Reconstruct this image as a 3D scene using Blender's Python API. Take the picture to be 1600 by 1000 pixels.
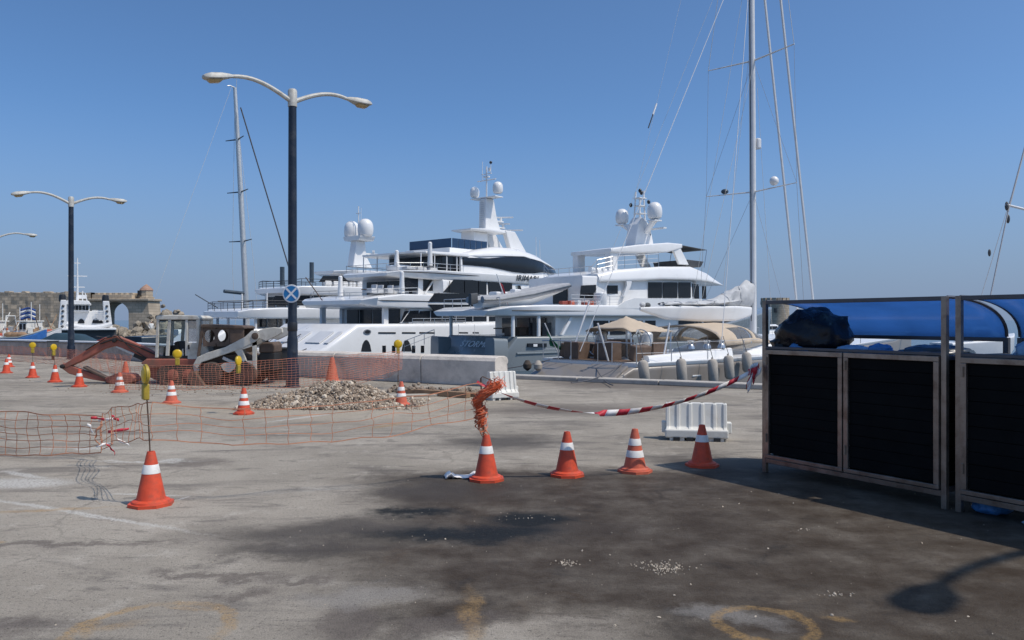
import bpy, math, random
from mathutils import Vector, Matrix, noise as mnoise
R = math.radians
random.seed(7)
for o in list(bpy.data.objects): bpy.data.objects.remove(o)
scene = bpy.context.scene
C = scene.collection

# ------------------------------------------------------------------ camera, sky, sun, exposure
CZ = 1.7                      # eye height
F = 1600 * 28.0 / 36.0        # focal length in photograph pixels, used for measuring
cam_d = bpy.data.cameras.new('camera'); cam = bpy.data.objects.new('camera', cam_d); C.objects.link(cam)
cam.location = (0, 0, CZ); cam.rotation_euler = (R(90), 0, 0)
cam_d.lens = 28; cam_d.sensor_width = 36; cam_d.clip_start = 0.05; cam_d.clip_end = 9000
scene.camera = cam
TO_SUN = Vector((0.60, -0.22, 1.0)).normalized()
EL = math.asin(TO_SUN.z); AZ = math.atan2(TO_SUN.x, TO_SUN.y)
w = bpy.data.worlds.new('World'); scene.world = w; w.use_nodes = True
nt = w.node_tree
sky = nt.nodes.new('ShaderNodeTexSky'); sky.sky_type = 'NISHITA'; sky.sun_disc = False
sky.sun_elevation = EL; sky.sun_rotation = AZ
sky.air_density = 0.7; sky.dust_density = 1.8; sky.ozone_density = 6.0; sky.altitude = 0
bg = nt.nodes['Background']; bg.inputs[1].default_value = 0.15
tint = nt.nodes.new('ShaderNodeVectorMath'); tint.operation = 'MULTIPLY'; tint.inputs[1].default_value = (0.77, 0.955, 1.03)
nt.links.new(sky.outputs[0], tint.inputs[0])
# sea haze: the lowest degrees of the sky pale towards grey-blue, the same all round
geo = nt.nodes.new('ShaderNodeTexCoord'); sep = nt.nodes.new('ShaderNodeSeparateXYZ'); nt.links.new(geo.outputs['Generated'], sep.inputs[0])
hz = nt.nodes.new('ShaderNodeMapRange'); hz.interpolation_type = 'SMOOTHSTEP'; hz.inputs[1].default_value = 0.26; hz.inputs[2].default_value = -0.02; hz.inputs[3].default_value = 0.0; hz.inputs[4].default_value = 0.9
nt.links.new(sep.outputs[2], hz.inputs[0])
hm = nt.nodes.new('ShaderNodeMix'); hm.data_type = 'RGBA'; nt.links.new(hz.outputs[0], hm.inputs[0]); nt.links.new(tint.outputs[0], hm.inputs[6]); hm.inputs[7].default_value = (1.62, 2.16, 3.22, 1)
nt.links.new(hm.outputs[2], bg.inputs[0])
sun_d = bpy.data.lights.new('sun', 'SUN'); sun = bpy.data.objects.new('sun', sun_d); C.objects.link(sun)
sun_d.energy = 3.3; sun_d.angle = R(0.53); sun_d.color = (1.0, 0.90, 0.78)
sun.rotation_euler = (-TO_SUN).to_track_quat('-Z', 'Y').to_euler(); sun.location = (10, -5, 30)
vs = scene.view_settings
vs.view_transform = 'Standard'; vs.look = 'None'; vs.exposure = 0.0; vs.gamma = 1.0; vs.use_curve_mapping = False

# ------------------------------------------------------------------ measuring helpers
def gp(px, py):
    d = CZ * F / (py - 500.0); return Vector(((px - 800) / F * d, d, 0))
def wp(px, py, d):
    return Vector(((px - 800) / F * d, d, CZ + (500 - py) / F * d))
class Frame:
    """a boat's own axes: u forward, v to port, z up from the water"""
    def __init__(s, ox, oy, deg, z0): s.ox, s.oy, s.a, s.z0 = ox, oy, R(deg), z0; s.c, s.s = math.cos(s.a), math.sin(s.a)
    def at(s, px, py, v):
        rx = (px - 800) / F; rz = (500 - py) / F
        k = (v - s.ox * s.s + s.oy * s.c) / (s.c - rx * s.s)
        return ((k * rx - s.ox) * s.c + (k - s.oy) * s.s, CZ + k * rz - s.z0)

# ------------------------------------------------------------------ materials
MATS = {}
def mat(name, col, rough=0.6, metal=0.0, var=0.12, scale=3.0, bump=0.0, bscale=40.0, dirt=None, dirt_amt=0.0, dscale=1.2, coat=0.0, spec=None):
    m = bpy.data.materials.new(name); m.use_nodes = True; n = m.node_tree.nodes; l = m.node_tree.links
    b = n['Principled BSDF']; b.inputs['Roughness'].default_value = rough; b.inputs['Metallic'].default_value = metal
    if coat: b.inputs['Coat Weight'].default_value = coat; b.inputs['Coat Roughness'].default_value = 0.08
    if spec is not None: b.inputs['Specular IOR Level'].default_value = spec
    tc = n.new('ShaderNodeTexCoord')
    ns = n.new('ShaderNodeTexNoise'); ns.inputs['Scale'].default_value = scale; ns.inputs['Detail'].default_value = 5; ns.inputs['Roughness'].default_value = 0.62
    l.new(tc.outputs['Object'], ns.inputs['Vector'])
    mr = n.new('ShaderNodeMapRange'); mr.inputs['From Min'].default_value = 0.3; mr.inputs['From Max'].default_value = 0.7
    mr.inputs['To Min'].default_value = 1 - var; mr.inputs['To Max'].default_value = 1 + var
    l.new(ns.outputs[0], mr.inputs['Value'])
    mx = n.new('ShaderNodeVectorMath'); mx.operation = 'SCALE'; mx.inputs[0].default_value = col[:3]; l.new(mr.outputs[0], mx.inputs['Scale'])
    out = mx.outputs[0]
    if dirt:
        n2 = n.new('ShaderNodeTexNoise'); n2.inputs['Scale'].default_value = dscale; n2.inputs['Detail'].default_value = 8; n2.inputs['Roughness'].default_value = 0.7
        l.new(tc.outputs['Object'], n2.inputs['Vector'])
        r2 = n.new('ShaderNodeMapRange'); r2.inputs['From Min'].default_value = 0.48; r2.inputs['From Max'].default_value = 0.68; r2.inputs['To Max'].default_value = dirt_amt
        l.new(n2.outputs[0], r2.inputs['Value'])
        mm = n.new('ShaderNodeMix'); mm.data_type = 'RGBA'; l.new(r2.outputs[0], mm.inputs[0]); l.new(out, mm.inputs[6]); mm.inputs[7].default_value = (*dirt, 1)
        out = mm.outputs[2]
    l.new(out, b.inputs['Base Color'])
    rr = n.new('ShaderNodeMapRange'); rr.inputs['To Min'].default_value = max(0, rough - 0.08); rr.inputs['To Max'].default_value = min(1, rough + 0.12)
    l.new(ns.outputs[0], rr.inputs['Value']); l.new(rr.outputs[0], b.inputs['Roughness'])
    if bump:
        nb = n.new('ShaderNodeTexNoise'); nb.inputs['Scale'].default_value = bscale; nb.inputs['Detail'].default_value = 6
        l.new(tc.outputs['Object'], nb.inputs['Vector'])
        bp = n.new('ShaderNodeBump'); bp.inputs['Strength'].default_value = bump; bp.inputs['Distance'].default_value = 0.02
        l.new(nb.outputs[0], bp.inputs['Height']); l.new(bp.outputs[0], b.inputs['Normal'])
    MATS[name] = m; return m

M = {}
def defm(key, *a, **k): M[key] = mat(key, *a, **k)
defm('gelcoat', (0.80, 0.80, 0.79), 0.28, var=0.035, scale=0.6, coat=0.3, dirt=(0.62, 0.60, 0.56), dirt_amt=0.25, dscale=0.9)
defm('gelcoat_grey', (0.62, 0.63, 0.64), 0.4, var=0.05, scale=0.8)
defm('hull_blue', (0.205, 0.23, 0.24), 0.25, var=0.05, scale=0.5, coat=0.4)
defm('hull_dark', (0.05, 0.07, 0.09), 0.3, var=0.08)
defm('hull_taupe', (0.25, 0.225, 0.20), 0.35, var=0.05, coat=0.2)
defm('dark_glass', (0.012, 0.014, 0.018), 0.07, var=0.1, scale=0.4, spec=0.45)
defm('blue_glass', (0.02, 0.05, 0.11), 0.1, var=0.1)
defm('black_line', (0.02, 0.022, 0.026), 0.4)
defm('steel', (0.55, 0.56, 0.57), 0.3, 0.85, var=0.08)
defm('alu', (0.62, 0.62, 0.60), 0.42, 0.55, var=0.07)
defm('mast_white', (0.66, 0.67, 0.68), 0.4, var=0.05)
defm('rope', (0.55, 0.54, 0.50), 0.85)
defm('rope_dark', (0.10, 0.10, 0.11), 0.85)
defm('teak', (0.125, 0.082, 0.058), 0.6, var=0.25, scale=6)
defm('canvas_tan', (0.50, 0.41, 0.31), 0.9, var=0.06, scale=5, bump=0.2, bscale=120)
defm('canvas_grey', (0.50, 0.51, 0.52), 0.9, var=0.12, scale=4, bump=0.5, bscale=9)
defm('fender', (0.42, 0.38, 0.33), 0.8, var=0.12, scale=6, dirt=(0.2, 0.18, 0.15), dirt_amt=0.5, dscale=4)
defm('pole_navy', (0.010, 0.017, 0.032), 0.38, var=0.2, scale=3, dirt=(0.10, 0.10, 0.10), dirt_amt=0.35, dscale=2.5)
defm('lamp_grey', (0.47, 0.47, 0.44), 0.55, 0.1, var=0.12, scale=6, dirt=(0.25, 0.2, 0.14), dirt_amt=0.5, dscale=7)
defm('lamp_lens', (0.42, 0.30, 0.14), 0.25, var=0.15)
defm('concrete', (0.63, 0.575, 0.51), 0.9, var=0.14, scale=2.2, bump=0.5, bscale=26, dirt=(0.17, 0.16, 0.15), dirt_amt=0.55, dscale=1.4)
defm('kerb', (0.44, 0.41, 0.37), 0.9, var=0.15, scale=2.5, bump=0.5, bscale=30, dirt=(0.16, 0.15, 0.14), dirt_amt=0.6, dscale=1.1)
defm('wall_pink', (0.48, 0.40, 0.345), 0.92, var=0.16, scale=2.2, bump=0.5, bscale=22, dirt=(0.16, 0.14, 0.13), dirt_amt=0.5, dscale=1.0)
def masonry(key, c1, c2, mortar, sx):
    m = mat(key, c1, 0.95, var=0.28, scale=.9, bump=0.8, bscale=5, dirt=(0.12, 0.10, 0.08), dirt_amt=0.45, dscale=.45); n = m.node_tree.nodes; l = m.node_tree.links
    b = n['Principled BSDF']; src = b.inputs['Base Color'].links[0].from_socket
    tc = n.new('ShaderNodeTexCoord'); sp = n.new('ShaderNodeSeparateXYZ'); cb = n.new('ShaderNodeCombineXYZ'); l.new(tc.outputs['Object'], sp.inputs[0]); l.new(sp.outputs[0], cb.inputs[0]); l.new(sp.outputs[2], cb.inputs[1])
    br = n.new('ShaderNodeTexBrick'); br.inputs['Scale'].default_value = sx; br.inputs['Color1'].default_value = (.86, .86, .86, 1); br.inputs['Color2'].default_value = (1.15, 1.12, 1.08, 1); br.inputs['Mortar'].default_value = (.7, .68, .66, 1); br.inputs['Mortar Size'].default_value = .03; br.inputs['Brick Width'].default_value = .9; br.inputs['Row Height'].default_value = .42
    l.new(cb.outputs[0], br.inputs['Vector']); vm = n.new('ShaderNodeVectorMath'); vm.operation = 'MULTIPLY'; l.new(src, vm.inputs[0]); l.new(br.outputs[0], vm.inputs[1]); l.new(vm.outputs[0], b.inputs['Base Color'])
    M[key] = m
masonry('stone', (0.47, 0.395, 0.30), None, None, 1.0)
defm('stone_rose', (0.36, 0.22, 0.16), 0.95, var=0.25, scale=1.0, bump=0.8, bscale=5)
defm('rock', (0.27, 0.235, 0.185), 0.95, var=0.35, scale=1.2, bump=0.8, bscale=6)
defm('gravel', (0.43, 0.335, 0.245), 0.95, var=0.30, scale=9, bump=0.4, bscale=60)
defm('gravel_light', (0.50, 0.43, 0.34), 0.95, var=0.25, scale=9)
defm('soil', (0.24, 0.19, 0.145), 0.97, var=0.3, scale=5, bump=0.8, bscale=28)
defm('cone_red', (0.64, 0.075, 0.028), 0.55, var=0.14, scale=11, dirt=(0.26, 0.075, 0.045), dirt_amt=0.7, dscale=8)
defm('net_red', (0.66, 0.13, 0.045), 0.65, var=0.2, scale=9)
defm('cone_red_faded', (0.60, 0.13, 0.07), 0.6, var=0.14, scale=9, dirt=(0.32, 0.10, 0.07), dirt_amt=0.6, dscale=6)
defm('cone_band', (0.74, 0.73, 0.70), 0.45, var=0.08, scale=12, dirt=(0.4, 0.36, 0.32), dirt_amt=0.5, dscale=9)
defm('net_orange', (0.62, 0.235, 0.14), 0.7, var=0.15, scale=4)
defm('net_faded', (0.58, 0.26, 0.15), 0.8, var=0.2, scale=3)
defm('net_dusty', (0.40, 0.25, 0.17), 0.85, var=0.25, scale=3)
defm('rust', (0.12, 0.075, 0.05), 0.75, 0.3, var=0.4, scale=12)
defm('lamp_yellow', (0.66, 0.43, 0.012), 0.3, var=0.12, scale=8)
defm('lamp_box', (0.40, 0.29, 0.03), 0.5, var=0.25, scale=12, dirt=(0.12, 0.10, 0.04), dirt_amt=0.6, dscale=9)
defm('tape_white', (0.78, 0.76, 0.74), 0.5, var=0.06)
defm('tape_red', (0.52, 0.03, 0.05), 0.5, var=0.1)
defm('barrier_white', (0.72, 0.71, 0.66), 0.5, var=0.06, scale=3, dirt=(0.45, 0.41, 0.34), dirt_amt=0.55, dscale=3)
defm('bin_steel', (0.30, 0.25, 0.21), 0.32, 0.75, var=0.3, scale=4, dirt=(0.10, 0.05, 0.03), dirt_amt=0.6, dscale=5)
defm('bin_rail', (0.10, 0.10, 0.11), 0.4, 0.5, var=0.2, scale=5)
defm('bin_slat', (0.0065, 0.0068, 0.007), 0.8, var=0.35, scale=4, spec=0.12)
defm('bag_black', (0.008, 0.010, 0.016), 0.28, var=0.2, bump=1.0, bscale=9, spec=.35)
defm('bag_blue', (0.06, 0.22, 0.50), 0.35, var=0.25, scale=8, bump=0.6, bscale=20)
defm('bag_pale', (0.30, 0.44, 0.58), 0.4, var=0.25, scale=8, bump=0.6, bscale=20)
defm('dig_red', (0.33, 0.10, 0.065), 0.6, var=0.25, scale=4, dirt=(0.20, 0.13, 0.09), dirt_amt=0.7, dscale=2.2)
defm('dig_white', (0.58, 0.56, 0.50), 0.55, var=0.12, scale=4, dirt=(0.30, 0.24, 0.17), dirt_amt=0.6, dscale=3.5)
defm('dig_brown', (0.11, 0.075, 0.055), 0.7, var=0.3, scale=5)
defm('dig_black', (0.02, 0.019, 0.018), 0.6, var=0.3)
defm('tyre', (0.07, 0.055, 0.045), 0.9, var=0.3, scale=8, bump=0.5, bscale=30)
defm('grey_box', (0.075, 0.08, 0.085), 0.6, var=0.15)
defm('boat_red', (0.30, 0.06, 0.04), 0.5, var=0.15)
defm('boat_blue', (0.03, 0.13, 0.38), 0.5, var=0.15)
defm('boat_teal', (0.025, 0.055, 0.075), 0.6, var=0.2)
defm('tender_grey', (0.33, 0.34, 0.36), 0.55, var=0.1)
defm('flag_green', (0.015, 0.12, 0.06), 0.8)
defm('flag_blue', (0.03, 0.08, 0.28), 0.8)
defm('sign_blue', (0.015, 0.19, 0.46), 0.4)
defm('sign_white', (0.75, 0.76, 0.78), 0.4)
defm('letters', (0.02, 0.025, 0.03), 0.35)
defm('letters_pale', (0.72, 0.73, 0.74), 0.4)
defm('skin', (0.35, 0.19, 0.13), 0.6)
defm('shirt_white', (0.72, 0.72, 0.70), 0.8)
defm('cloth_dark', (0.035, 0.035, 0.05), 0.85)
defm('hair', (0.02, 0.015, 0.01), 0.7)
defm('wood', (0.27, 0.17, 0.10), 0.8, var=0.3, scale=6)
defm('road_sand', (0.38, 0.34, 0.285), 0.95, var=0.2, scale=2.5, bump=0.4, bscale=40)
defm('awning_dark', (0.10, 0.105, 0.11), 0.8)

def translucent_mat(name, col, tr, gl=0.12, transp=0.2, tint=(0.35, 0.6, 0.9)):
    m = bpy.data.materials.new(name); m.use_nodes = True; n = m.node_tree.nodes; l = m.node_tree.links
    out = n['Material Output']; n.remove(n['Principled BSDF'])
    tc = n.new('ShaderNodeTexCoord'); ns = n.new('ShaderNodeTexNoise'); ns.inputs['Scale'].default_value = 2.5; ns.inputs['Detail'].default_value = 5
    l.new(tc.outputs['Object'], ns.inputs['Vector'])
    mr = n.new('ShaderNodeMapRange'); mr.inputs['To Min'].default_value = 0.75; mr.inputs['To Max'].default_value = 1.25; l.new(ns.outputs[0], mr.inputs['Value'])
    vm = n.new('ShaderNodeVectorMath'); vm.operation = 'SCALE'; vm.inputs[0].default_value = col; l.new(mr.outputs[0], vm.inputs['Scale'])
    t = n.new('ShaderNodeBsdfTranslucent'); l.new(vm.outputs[0], t.inputs[0])
    d = n.new('ShaderNodeBsdfDiffuse'); l.new(vm.outputs[0], d.inputs[0])
    x = n.new('ShaderNodeMixShader'); x.inputs[0].default_value = tr; l.new(d.outputs[0], x.inputs[1]); l.new(t.outputs[0], x.inputs[2])
    tp = n.new('ShaderNodeBsdfTransparent'); tp.inputs[0].default_value = (*tint, 1)
    x1 = n.new('ShaderNodeMixShader'); x1.inputs[0].default_value = transp; l.new(x.outputs[0], x1.inputs[1]); l.new(tp.outputs[0], x1.inputs[2])
    g = n.new('ShaderNodeBsdfGlossy'); g.inputs['Roughness'].default_value = 0.18
    x2 = n.new('ShaderNodeMixShader'); x2.inputs[0].default_value = gl; l.new(x1.outputs[0], x2.inputs[1]); l.new(g.outputs[0], x2.inputs[2])
    l.new(x2.outputs[0], out.inputs[0]); return m
M['lid_blue'] = translucent_mat('lid_blue', (0.13, 0.28, 0.54), 0.75, 0.10, 0.26)
M['clear_pvc'] = translucent_mat('clear_pvc', (0.45, 0.47, 0.48), 0.5, 0.12, 0.6, (0.8, 0.8, 0.8))
def glass_mat(name, tint=(0.8, 0.86, 0.86)):
    m = bpy.data.materials.new(name); m.use_nodes = True; n = m.node_tree.nodes; l = m.node_tree.links
    out = n['Material Output']; n.remove(n['Principled BSDF'])
    tp = n.new('ShaderNodeBsdfTransparent'); tp.inputs[0].default_value = (*tint, 1)
    g = n.new('ShaderNodeBsdfGlossy'); g.inputs['Roughness'].default_value = 0.05
    f = n.new('ShaderNodeFresnel'); f.inputs[0].default_value = 1.5
    x = n.new('ShaderNodeMixShader'); l.new(f.outputs[0], x.inputs[0]); l.new(tp.outputs[0], x.inputs[1]); l.new(g.outputs[0], x.inputs[2])
    l.new(x.outputs[0], out.inputs[0]); return m
M['clear_glass'] = glass_mat('clear_glass')

# ------------------------------------------------------------------ mesh builder
class MB:
    def __init__(s): s.v = []; s.f = []; s.smooth = []
    def add(s, vs, fs, smooth=True):
        b = len(s.v); s.v += [tuple(p) for p in vs]
        for f in fs: s.f.append(tuple(i + b for i in f)); s.smooth.append(smooth)
        return s
    def box(s, c, d, rz=0, ry=0, rx=0):
        hx, hy, hz = d[0] / 2, d[1] / 2, d[2] / 2
        m = Matrix.Rotation(rz, 3, 'Z') @ Matrix.Rotation(ry, 3, 'Y') @ Matrix.Rotation(rx, 3, 'X')
        vs = [m @ Vector((x, y, z)) + Vector(c) for x in (-hx, hx) for y in (-hy, hy) for z in (-hz, hz)]
        return s.add(vs, [(0, 1, 3, 2), (4, 6, 7, 5), (0, 4, 5, 1), (2, 3, 7, 6), (0, 2, 6, 4), (1, 5, 7, 3)], False)
    def tube(s, pts, r, n=8, cap=True, flat=1.0):
        pts = [Vector(p) for p in pts]; rs = r if isinstance(r, (list, tuple)) else [r] * len(pts)
        up = None; rings = []
        for i, p in enumerate(pts):
            a = pts[max(i - 1, 0)]; b = pts[min(i + 1, len(pts) - 1)]; t = (b - a)
            t = t.normalized() if t.length > 1e-9 else Vector((0, 0, 1))
            if up is None: up = Vector((0, 0, 1)) if abs(t.z) < 0.95 else Vector((0, 1, 0))
            x = t.cross(up)
            if x.length < 1e-6: x = t.cross(Vector((1, 0, 0)))
            x.normalize(); y = x.cross(t).normalized()
            rings.append([p + x * math.cos(2 * math.pi * k / n) * rs[i] + y * math.sin(2 * math.pi * k / n) * rs[i] * flat for k in range(n)])
        vs = [q for g in rings for q in g]; fs = []
        for i in range(len(pts) - 1):
            for k in range(n): fs.append((i * n + k, i * n + (k + 1) % n, (i + 1) * n + (k + 1) % n, (i + 1) * n + k))
        if cap: fs.append(tuple(range(n))[::-1]); fs.append(tuple((len(pts) - 1) * n + k for k in range(n)))
        return s.add(vs, fs)
    def lathe(s, prof, n=16, c=(0, 0, 0), ph=0.0, m=None):
        vs = []; fs = []; c = Vector(c)
        for r, z in prof:
            for k in range(n):
                p = Vector((r * math.cos(2 * math.pi * k / n + ph), r * math.sin(2 * math.pi * k / n + ph), z))
                vs.append((m @ p if m else p) + c)
        for i in range(len(prof) - 1):
            for k in range(n): fs.append((i * n + k, i * n + (k + 1) % n, (i + 1) * n + (k + 1) % n, (i + 1) * n + k))
        fs.append(tuple(range(n))[::-1]); fs.append(tuple((len(prof) - 1) * n + k for k in range(n)))
        return s.add(vs, fs)
    def prism(s, poly, y0, y1, plane='xz'):
        n = len(poly)
        if plane == 'xz': vs = [(a, y0, b) for a, b in poly] + [(a, y1, b) for a, b in poly]
        elif plane == 'xy': vs = [(a, b, y0) for a, b in poly] + [(a, b, y1) for a, b in poly]
        else: vs = [(y0, a, b) for a, b in poly] + [(y1, a, b) for a, b in poly]
        fs = [tuple(range(n)), tuple(range(n, 2 * n))[::-1]] + [(i, i + n, (i + 1) % n + n, (i + 1) % n) for i in range(n)]
        return s.add(vs, fs, False)
    def loft(s, sts, r=0.15, n=3):
        """sections across u: (u, half width below, half width above, z below, z above)"""
        rings = []
        for (u, wb, wt, zb, zt) in sts:
            cs = [Vector((-wb, zb)), Vector((-wt, zt)), Vector((wt, zt)), Vector((wb, zb))]
            ring = []
            for i in range(4):
                p = cs[i]; a = cs[i - 1] - p; b = cs[(i + 1) % 4] - p
                ra = min(r, a.length * 0.48); rb = min(r, b.length * 0.48)
                p0 = p + (a.normalized() * ra if a.length > 1e-6 else a); p2 = p + (b.normalized() * rb if b.length > 1e-6 else b)
                for k in range(n + 1):
                    t = k / n; q = p0 * (1 - t) ** 2 + p * 2 * t * (1 - t) + p2 * t * t
                    ring.append((u, q.x, q.y))
            rings.append(ring)
        m = len(rings[0]); vs = [q for g in rings for q in g]; fs = []
        for i in range(len(rings) - 1):
            for k in range(m): fs.append((i * m + k, i * m + (k + 1) % m, (i + 1) * m + (k + 1) % m, (i + 1) * m + k))
        fs.append(tuple(range(m))[::-1]); fs.append(tuple((len(rings) - 1) * m + k for k in range(m)))
        return s.add(vs, fs)
    def ball(s, c, r, sc=(1, 1, 1), nu=14, nv=9):
        prof = [(max(1e-4, r * math.sin(math.pi * i / nv)), -r * math.cos(math.pi * i / nv)) for i in range(nv + 1)]
        m = Matrix.Diagonal(sc)
        return s.lathe(prof, nu, c, 0, m)
    def dome(s, c, r, h):      # satellite dome: cylinder foot, egg-shaped top
        h = r * 1.85; prof = [(r * .6, -h * .62), (r * .88, -h * .5), (r * .98, -h * .28), (r, -h * .05), (r * .97, .15 * h), (r * .87, .33 * h), (r * .68, .48 * h), (r * .4, .58 * h), (0.01, .62 * h)]
        return s.lathe(prof, 18, c)
    def grid(s, fn, nu, nv, smooth=True, thick=None):
        vs = [fn(i / nu, j / nv) for j in range(nv + 1) for i in range(nu + 1)]
        q = lambda i, j: j * (nu + 1) + i
        fs = [(q(i, j), q(i + 1, j), q(i + 1, j + 1), q(i, j + 1)) for j in range(nv) for i in range(nu)]
        return s.add(vs, fs, smooth)
    def mesh(s, name, angle=35):
        me = bpy.data.meshes.new(name); me.from_pydata(s.v, [], s.f)
        me.polygons.foreach_set('use_smooth', s.smooth)
        me.update()
        if any(s.smooth): me.set_sharp_from_angle(angle=R(angle))
        return me
    def build(s, name, material, parent=None, bevel=0.0, solid=0.0, seg=2, angle=35):
        me = s.mesh(name, angle); me.materials.append(M[material] if isinstance(material, str) else material)
        o = bpy.data.objects.new(name, me); C.objects.link(o)
        if parent: o.parent = parent
        if solid:
            k = o.modifiers.new('solid', 'SOLIDIFY'); k.thickness = solid; k.offset = 0
        if bevel:
            k = o.modifiers.new('bevel', 'BEVEL'); k.width = bevel; k.segments = seg; k.limit_method = 'ANGLE'; k.angle_limit = R(40)
        return o
def tag(o, label=None, cat=None, group=None, kind=None):
    if label: o['label'] = label
    if cat: o['category'] = cat
    if group: o['group'] = group
    if kind: o['kind'] = kind
    return o
def thing(name, label, cat, loc=(0, 0, 0), rz=0.0, group=None):
    o = bpy.data.objects.new(name, None); C.objects.link(o); o.empty_display_size = 0.2
    o.location = loc; o.rotation_euler = (0, 0, rz); return tag(o, label, cat, group)
def twin(o, parent):
    c = o.copy(); C.objects.link(c); c.parent = parent; return c
def text_mesh(name, s, size, depth, material, parent, mtx, shear=0.0, spacing=1.0):
    cu = bpy.data.curves.new(name, 'FONT'); cu.body = s; cu.size = size; cu.extrude = depth; cu.align_x = 'CENTER'; cu.align_y = 'CENTER'; cu.shear = shear; cu.space_character = spacing
    t = bpy.data.objects.new('t', cu); C.objects.link(t)
    bpy.context.view_layer.update()
    me = bpy.data.meshes.new_from_object(t.evaluated_get(bpy.context.evaluated_depsgraph_get()))
    bpy.data.objects.remove(t); me.name = name; me.materials.clear(); me.materials.append(M[material])
    me.transform(mtx); o = bpy.data.objects.new(name, me); C.objects.link(o); o.parent = parent; return o
def catenary(a, b, sag, n=16):
    a = Vector(a); b = Vector(b); return [a.lerp(b, i / n) - Vector((0, 0, sag * 4 * (i / n) * (1 - i / n))) for i in range(n + 1)]

# ------------------------------------------------------------------ ground material
def ground_mat():
    m = bpy.data.materials.new('quay_asphalt'); m.use_nodes = True; n = m.node_tree.nodes; l = m.node_tree.links
    b = n['Principled BSDF']; tc = n.new('ShaderNodeTexCoord'); P = tc.outputs['Object']
    def noise(scale, detail=6, rough=0.6, vec=None, dist=0.0):
        x = n.new('ShaderNodeTexNoise'); x.inputs['Scale'].default_value = scale; x.inputs['Detail'].default_value = detail
        x.inputs['Roughness'].default_value = rough; x.inputs['Distortion'].default_value = dist; l.new(vec or P, x.inputs['Vector']); return x
    def mrange(v, a, b_, c=0.0, d=1.0, smooth=True):
        x = n.new('ShaderNodeMapRange'); x.interpolation_type = 'SMOOTHSTEP' if smooth else 'LINEAR'
        x.inputs[1].default_value = a; x.inputs[2].default_value = b_; x.inputs[3].default_value = c; x.inputs[4].default_value = d; l.new(v, x.inputs[0]); return x.outputs[0]
    def math_(op, a, b_):
        x = n.new('ShaderNodeMath'); x.operation = op
        for i, q in enumerate((a, b_)):
            if isinstance(q, (int, float)): x.inputs[i].default_value = q
            else: l.new(q, x.inputs[i])
        return x.outputs[0]
    def mixc(f, a, b_):
        x = n.new('ShaderNodeMix'); x.data_type = 'RGBA'
        if isinstance(f, (int, float)): x.inputs[0].default_value = f
        else: l.new(f, x.inputs[0])
        for i, q in ((6, a), (7, b_)):
            if isinstance(q, tuple): x.inputs[i].default_value = (*q, 1)
            else: l.new(q, x.inputs[i])
        return x.outputs[2]
    def warp(scale, amt):
        w1 = noise(scale, 9, 0.72); s1 = n.new('ShaderNodeVectorMath'); s1.operation = 'SUBTRACT'; l.new(w1.outputs['Color'], s1.inputs[0]); s1.inputs[1].default_value = (.5, .5, .5)
        s2 = n.new('ShaderNodeVectorMath'); s2.operation = 'SCALE'; l.new(s1.outputs[0], s2.inputs[0]); s2.inputs['Scale'].default_value = amt
        s3 = n.new('ShaderNodeVectorMath'); s3.operation = 'ADD'; l.new(P, s3.inputs[0]); l.new(s2.outputs[0], s3.inputs[1]); return s3.outputs[0]
    W = warp(0.9, 1.5); W2 = warp(4.0, 0.22)
    def blob(cx, cy, rx, ry, rot=0.0, hard=0.55, vec=None):
        mp = n.new('ShaderNodeMapping'); mp.vector_type = 'TEXTURE'; mp.inputs[1].default_value = (cx, cy, 0); mp.inputs[2].default_value = (0, 0, rot); mp.inputs[3].default_value = (rx, ry, 1000)
        l.new(vec or W, mp.inputs[0]); ln = n.new('ShaderNodeVectorMath'); ln.operation = 'LENGTH'; l.new(mp.outputs[0], ln.inputs[0])
        return mrange(ln.outputs[1], 1.15, hard, 0, 1)
    def union(ms):
        r = ms[0]
        for q in ms[1:]: r = math_('MAXIMUM', r, q)
        return r
    def streak(px0, py0, px1, py1, wid, vec=None, hard=0.3):
        a = gp(px0, py0); c = gp(px1, py1); d = c - a; mid = (a + c) / 2
        return blob(mid.x, mid.y, d.length / 2 * 1.05, wid, math.atan2(d.y, d.x), hard, vec or W2)
    big = noise(0.35, 7, 0.62).outputs[0]; med = noise(2.2, 8, 0.7).outputs[0]; fin = noise(38, 4, 0.75).outputs[0]; spk = noise(120, 3, 0.8).outputs[0]
    stretch = n.new('ShaderNodeMapping'); stretch.inputs[3].default_value = (0.5, 1.4, 1); stretch.inputs[2].default_value = (0, 0, 0.2); l.new(P, stretch.inputs[0])
    med2 = noise(1.1, 8, 0.68, stretch.outputs[0], 0.6).outputs[0]
    col = mixc(mrange(big, 0.35, 0.65), (0.262, 0.236, 0.198), (0.375, 0.340, 0.288))
    col = mixc(mrange(med2, 0.50, 0.66, 0, 0.75), col, (0.150, 0.136, 0.122))
    med3 = noise(3.2, 8, 0.72, stretch.outputs[0], 1.0).outputs[0]
    col = mixc(mrange(med3, 0.53, 0.66, 0, 0.6), col, (0.135, 0.122, 0.110))
    grn = noise(14, 6, 0.8, stretch.outputs[0]).outputs[0]
    col = mixc(mrange(grn, 0.56, 0.70, 0, 0.55), col, (0.12, 0.11, 0.10))
    col = mixc(mrange(grn, 0.44, 0.30, 0, 0.4), col, (0.42, 0.39, 0.35))
    col = mixc(mrange(med, 0.54, 0.72, 0, 0.6), col, (0.47, 0.435, 0.38))
    g = lambda px, py: gp(px, py)
    def B(px, py, rx, ry, rot=0, hard=0.5, vec=None): q = g(px, py); return blob(q.x, q.y, rx, ry, rot, hard, vec)
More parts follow.
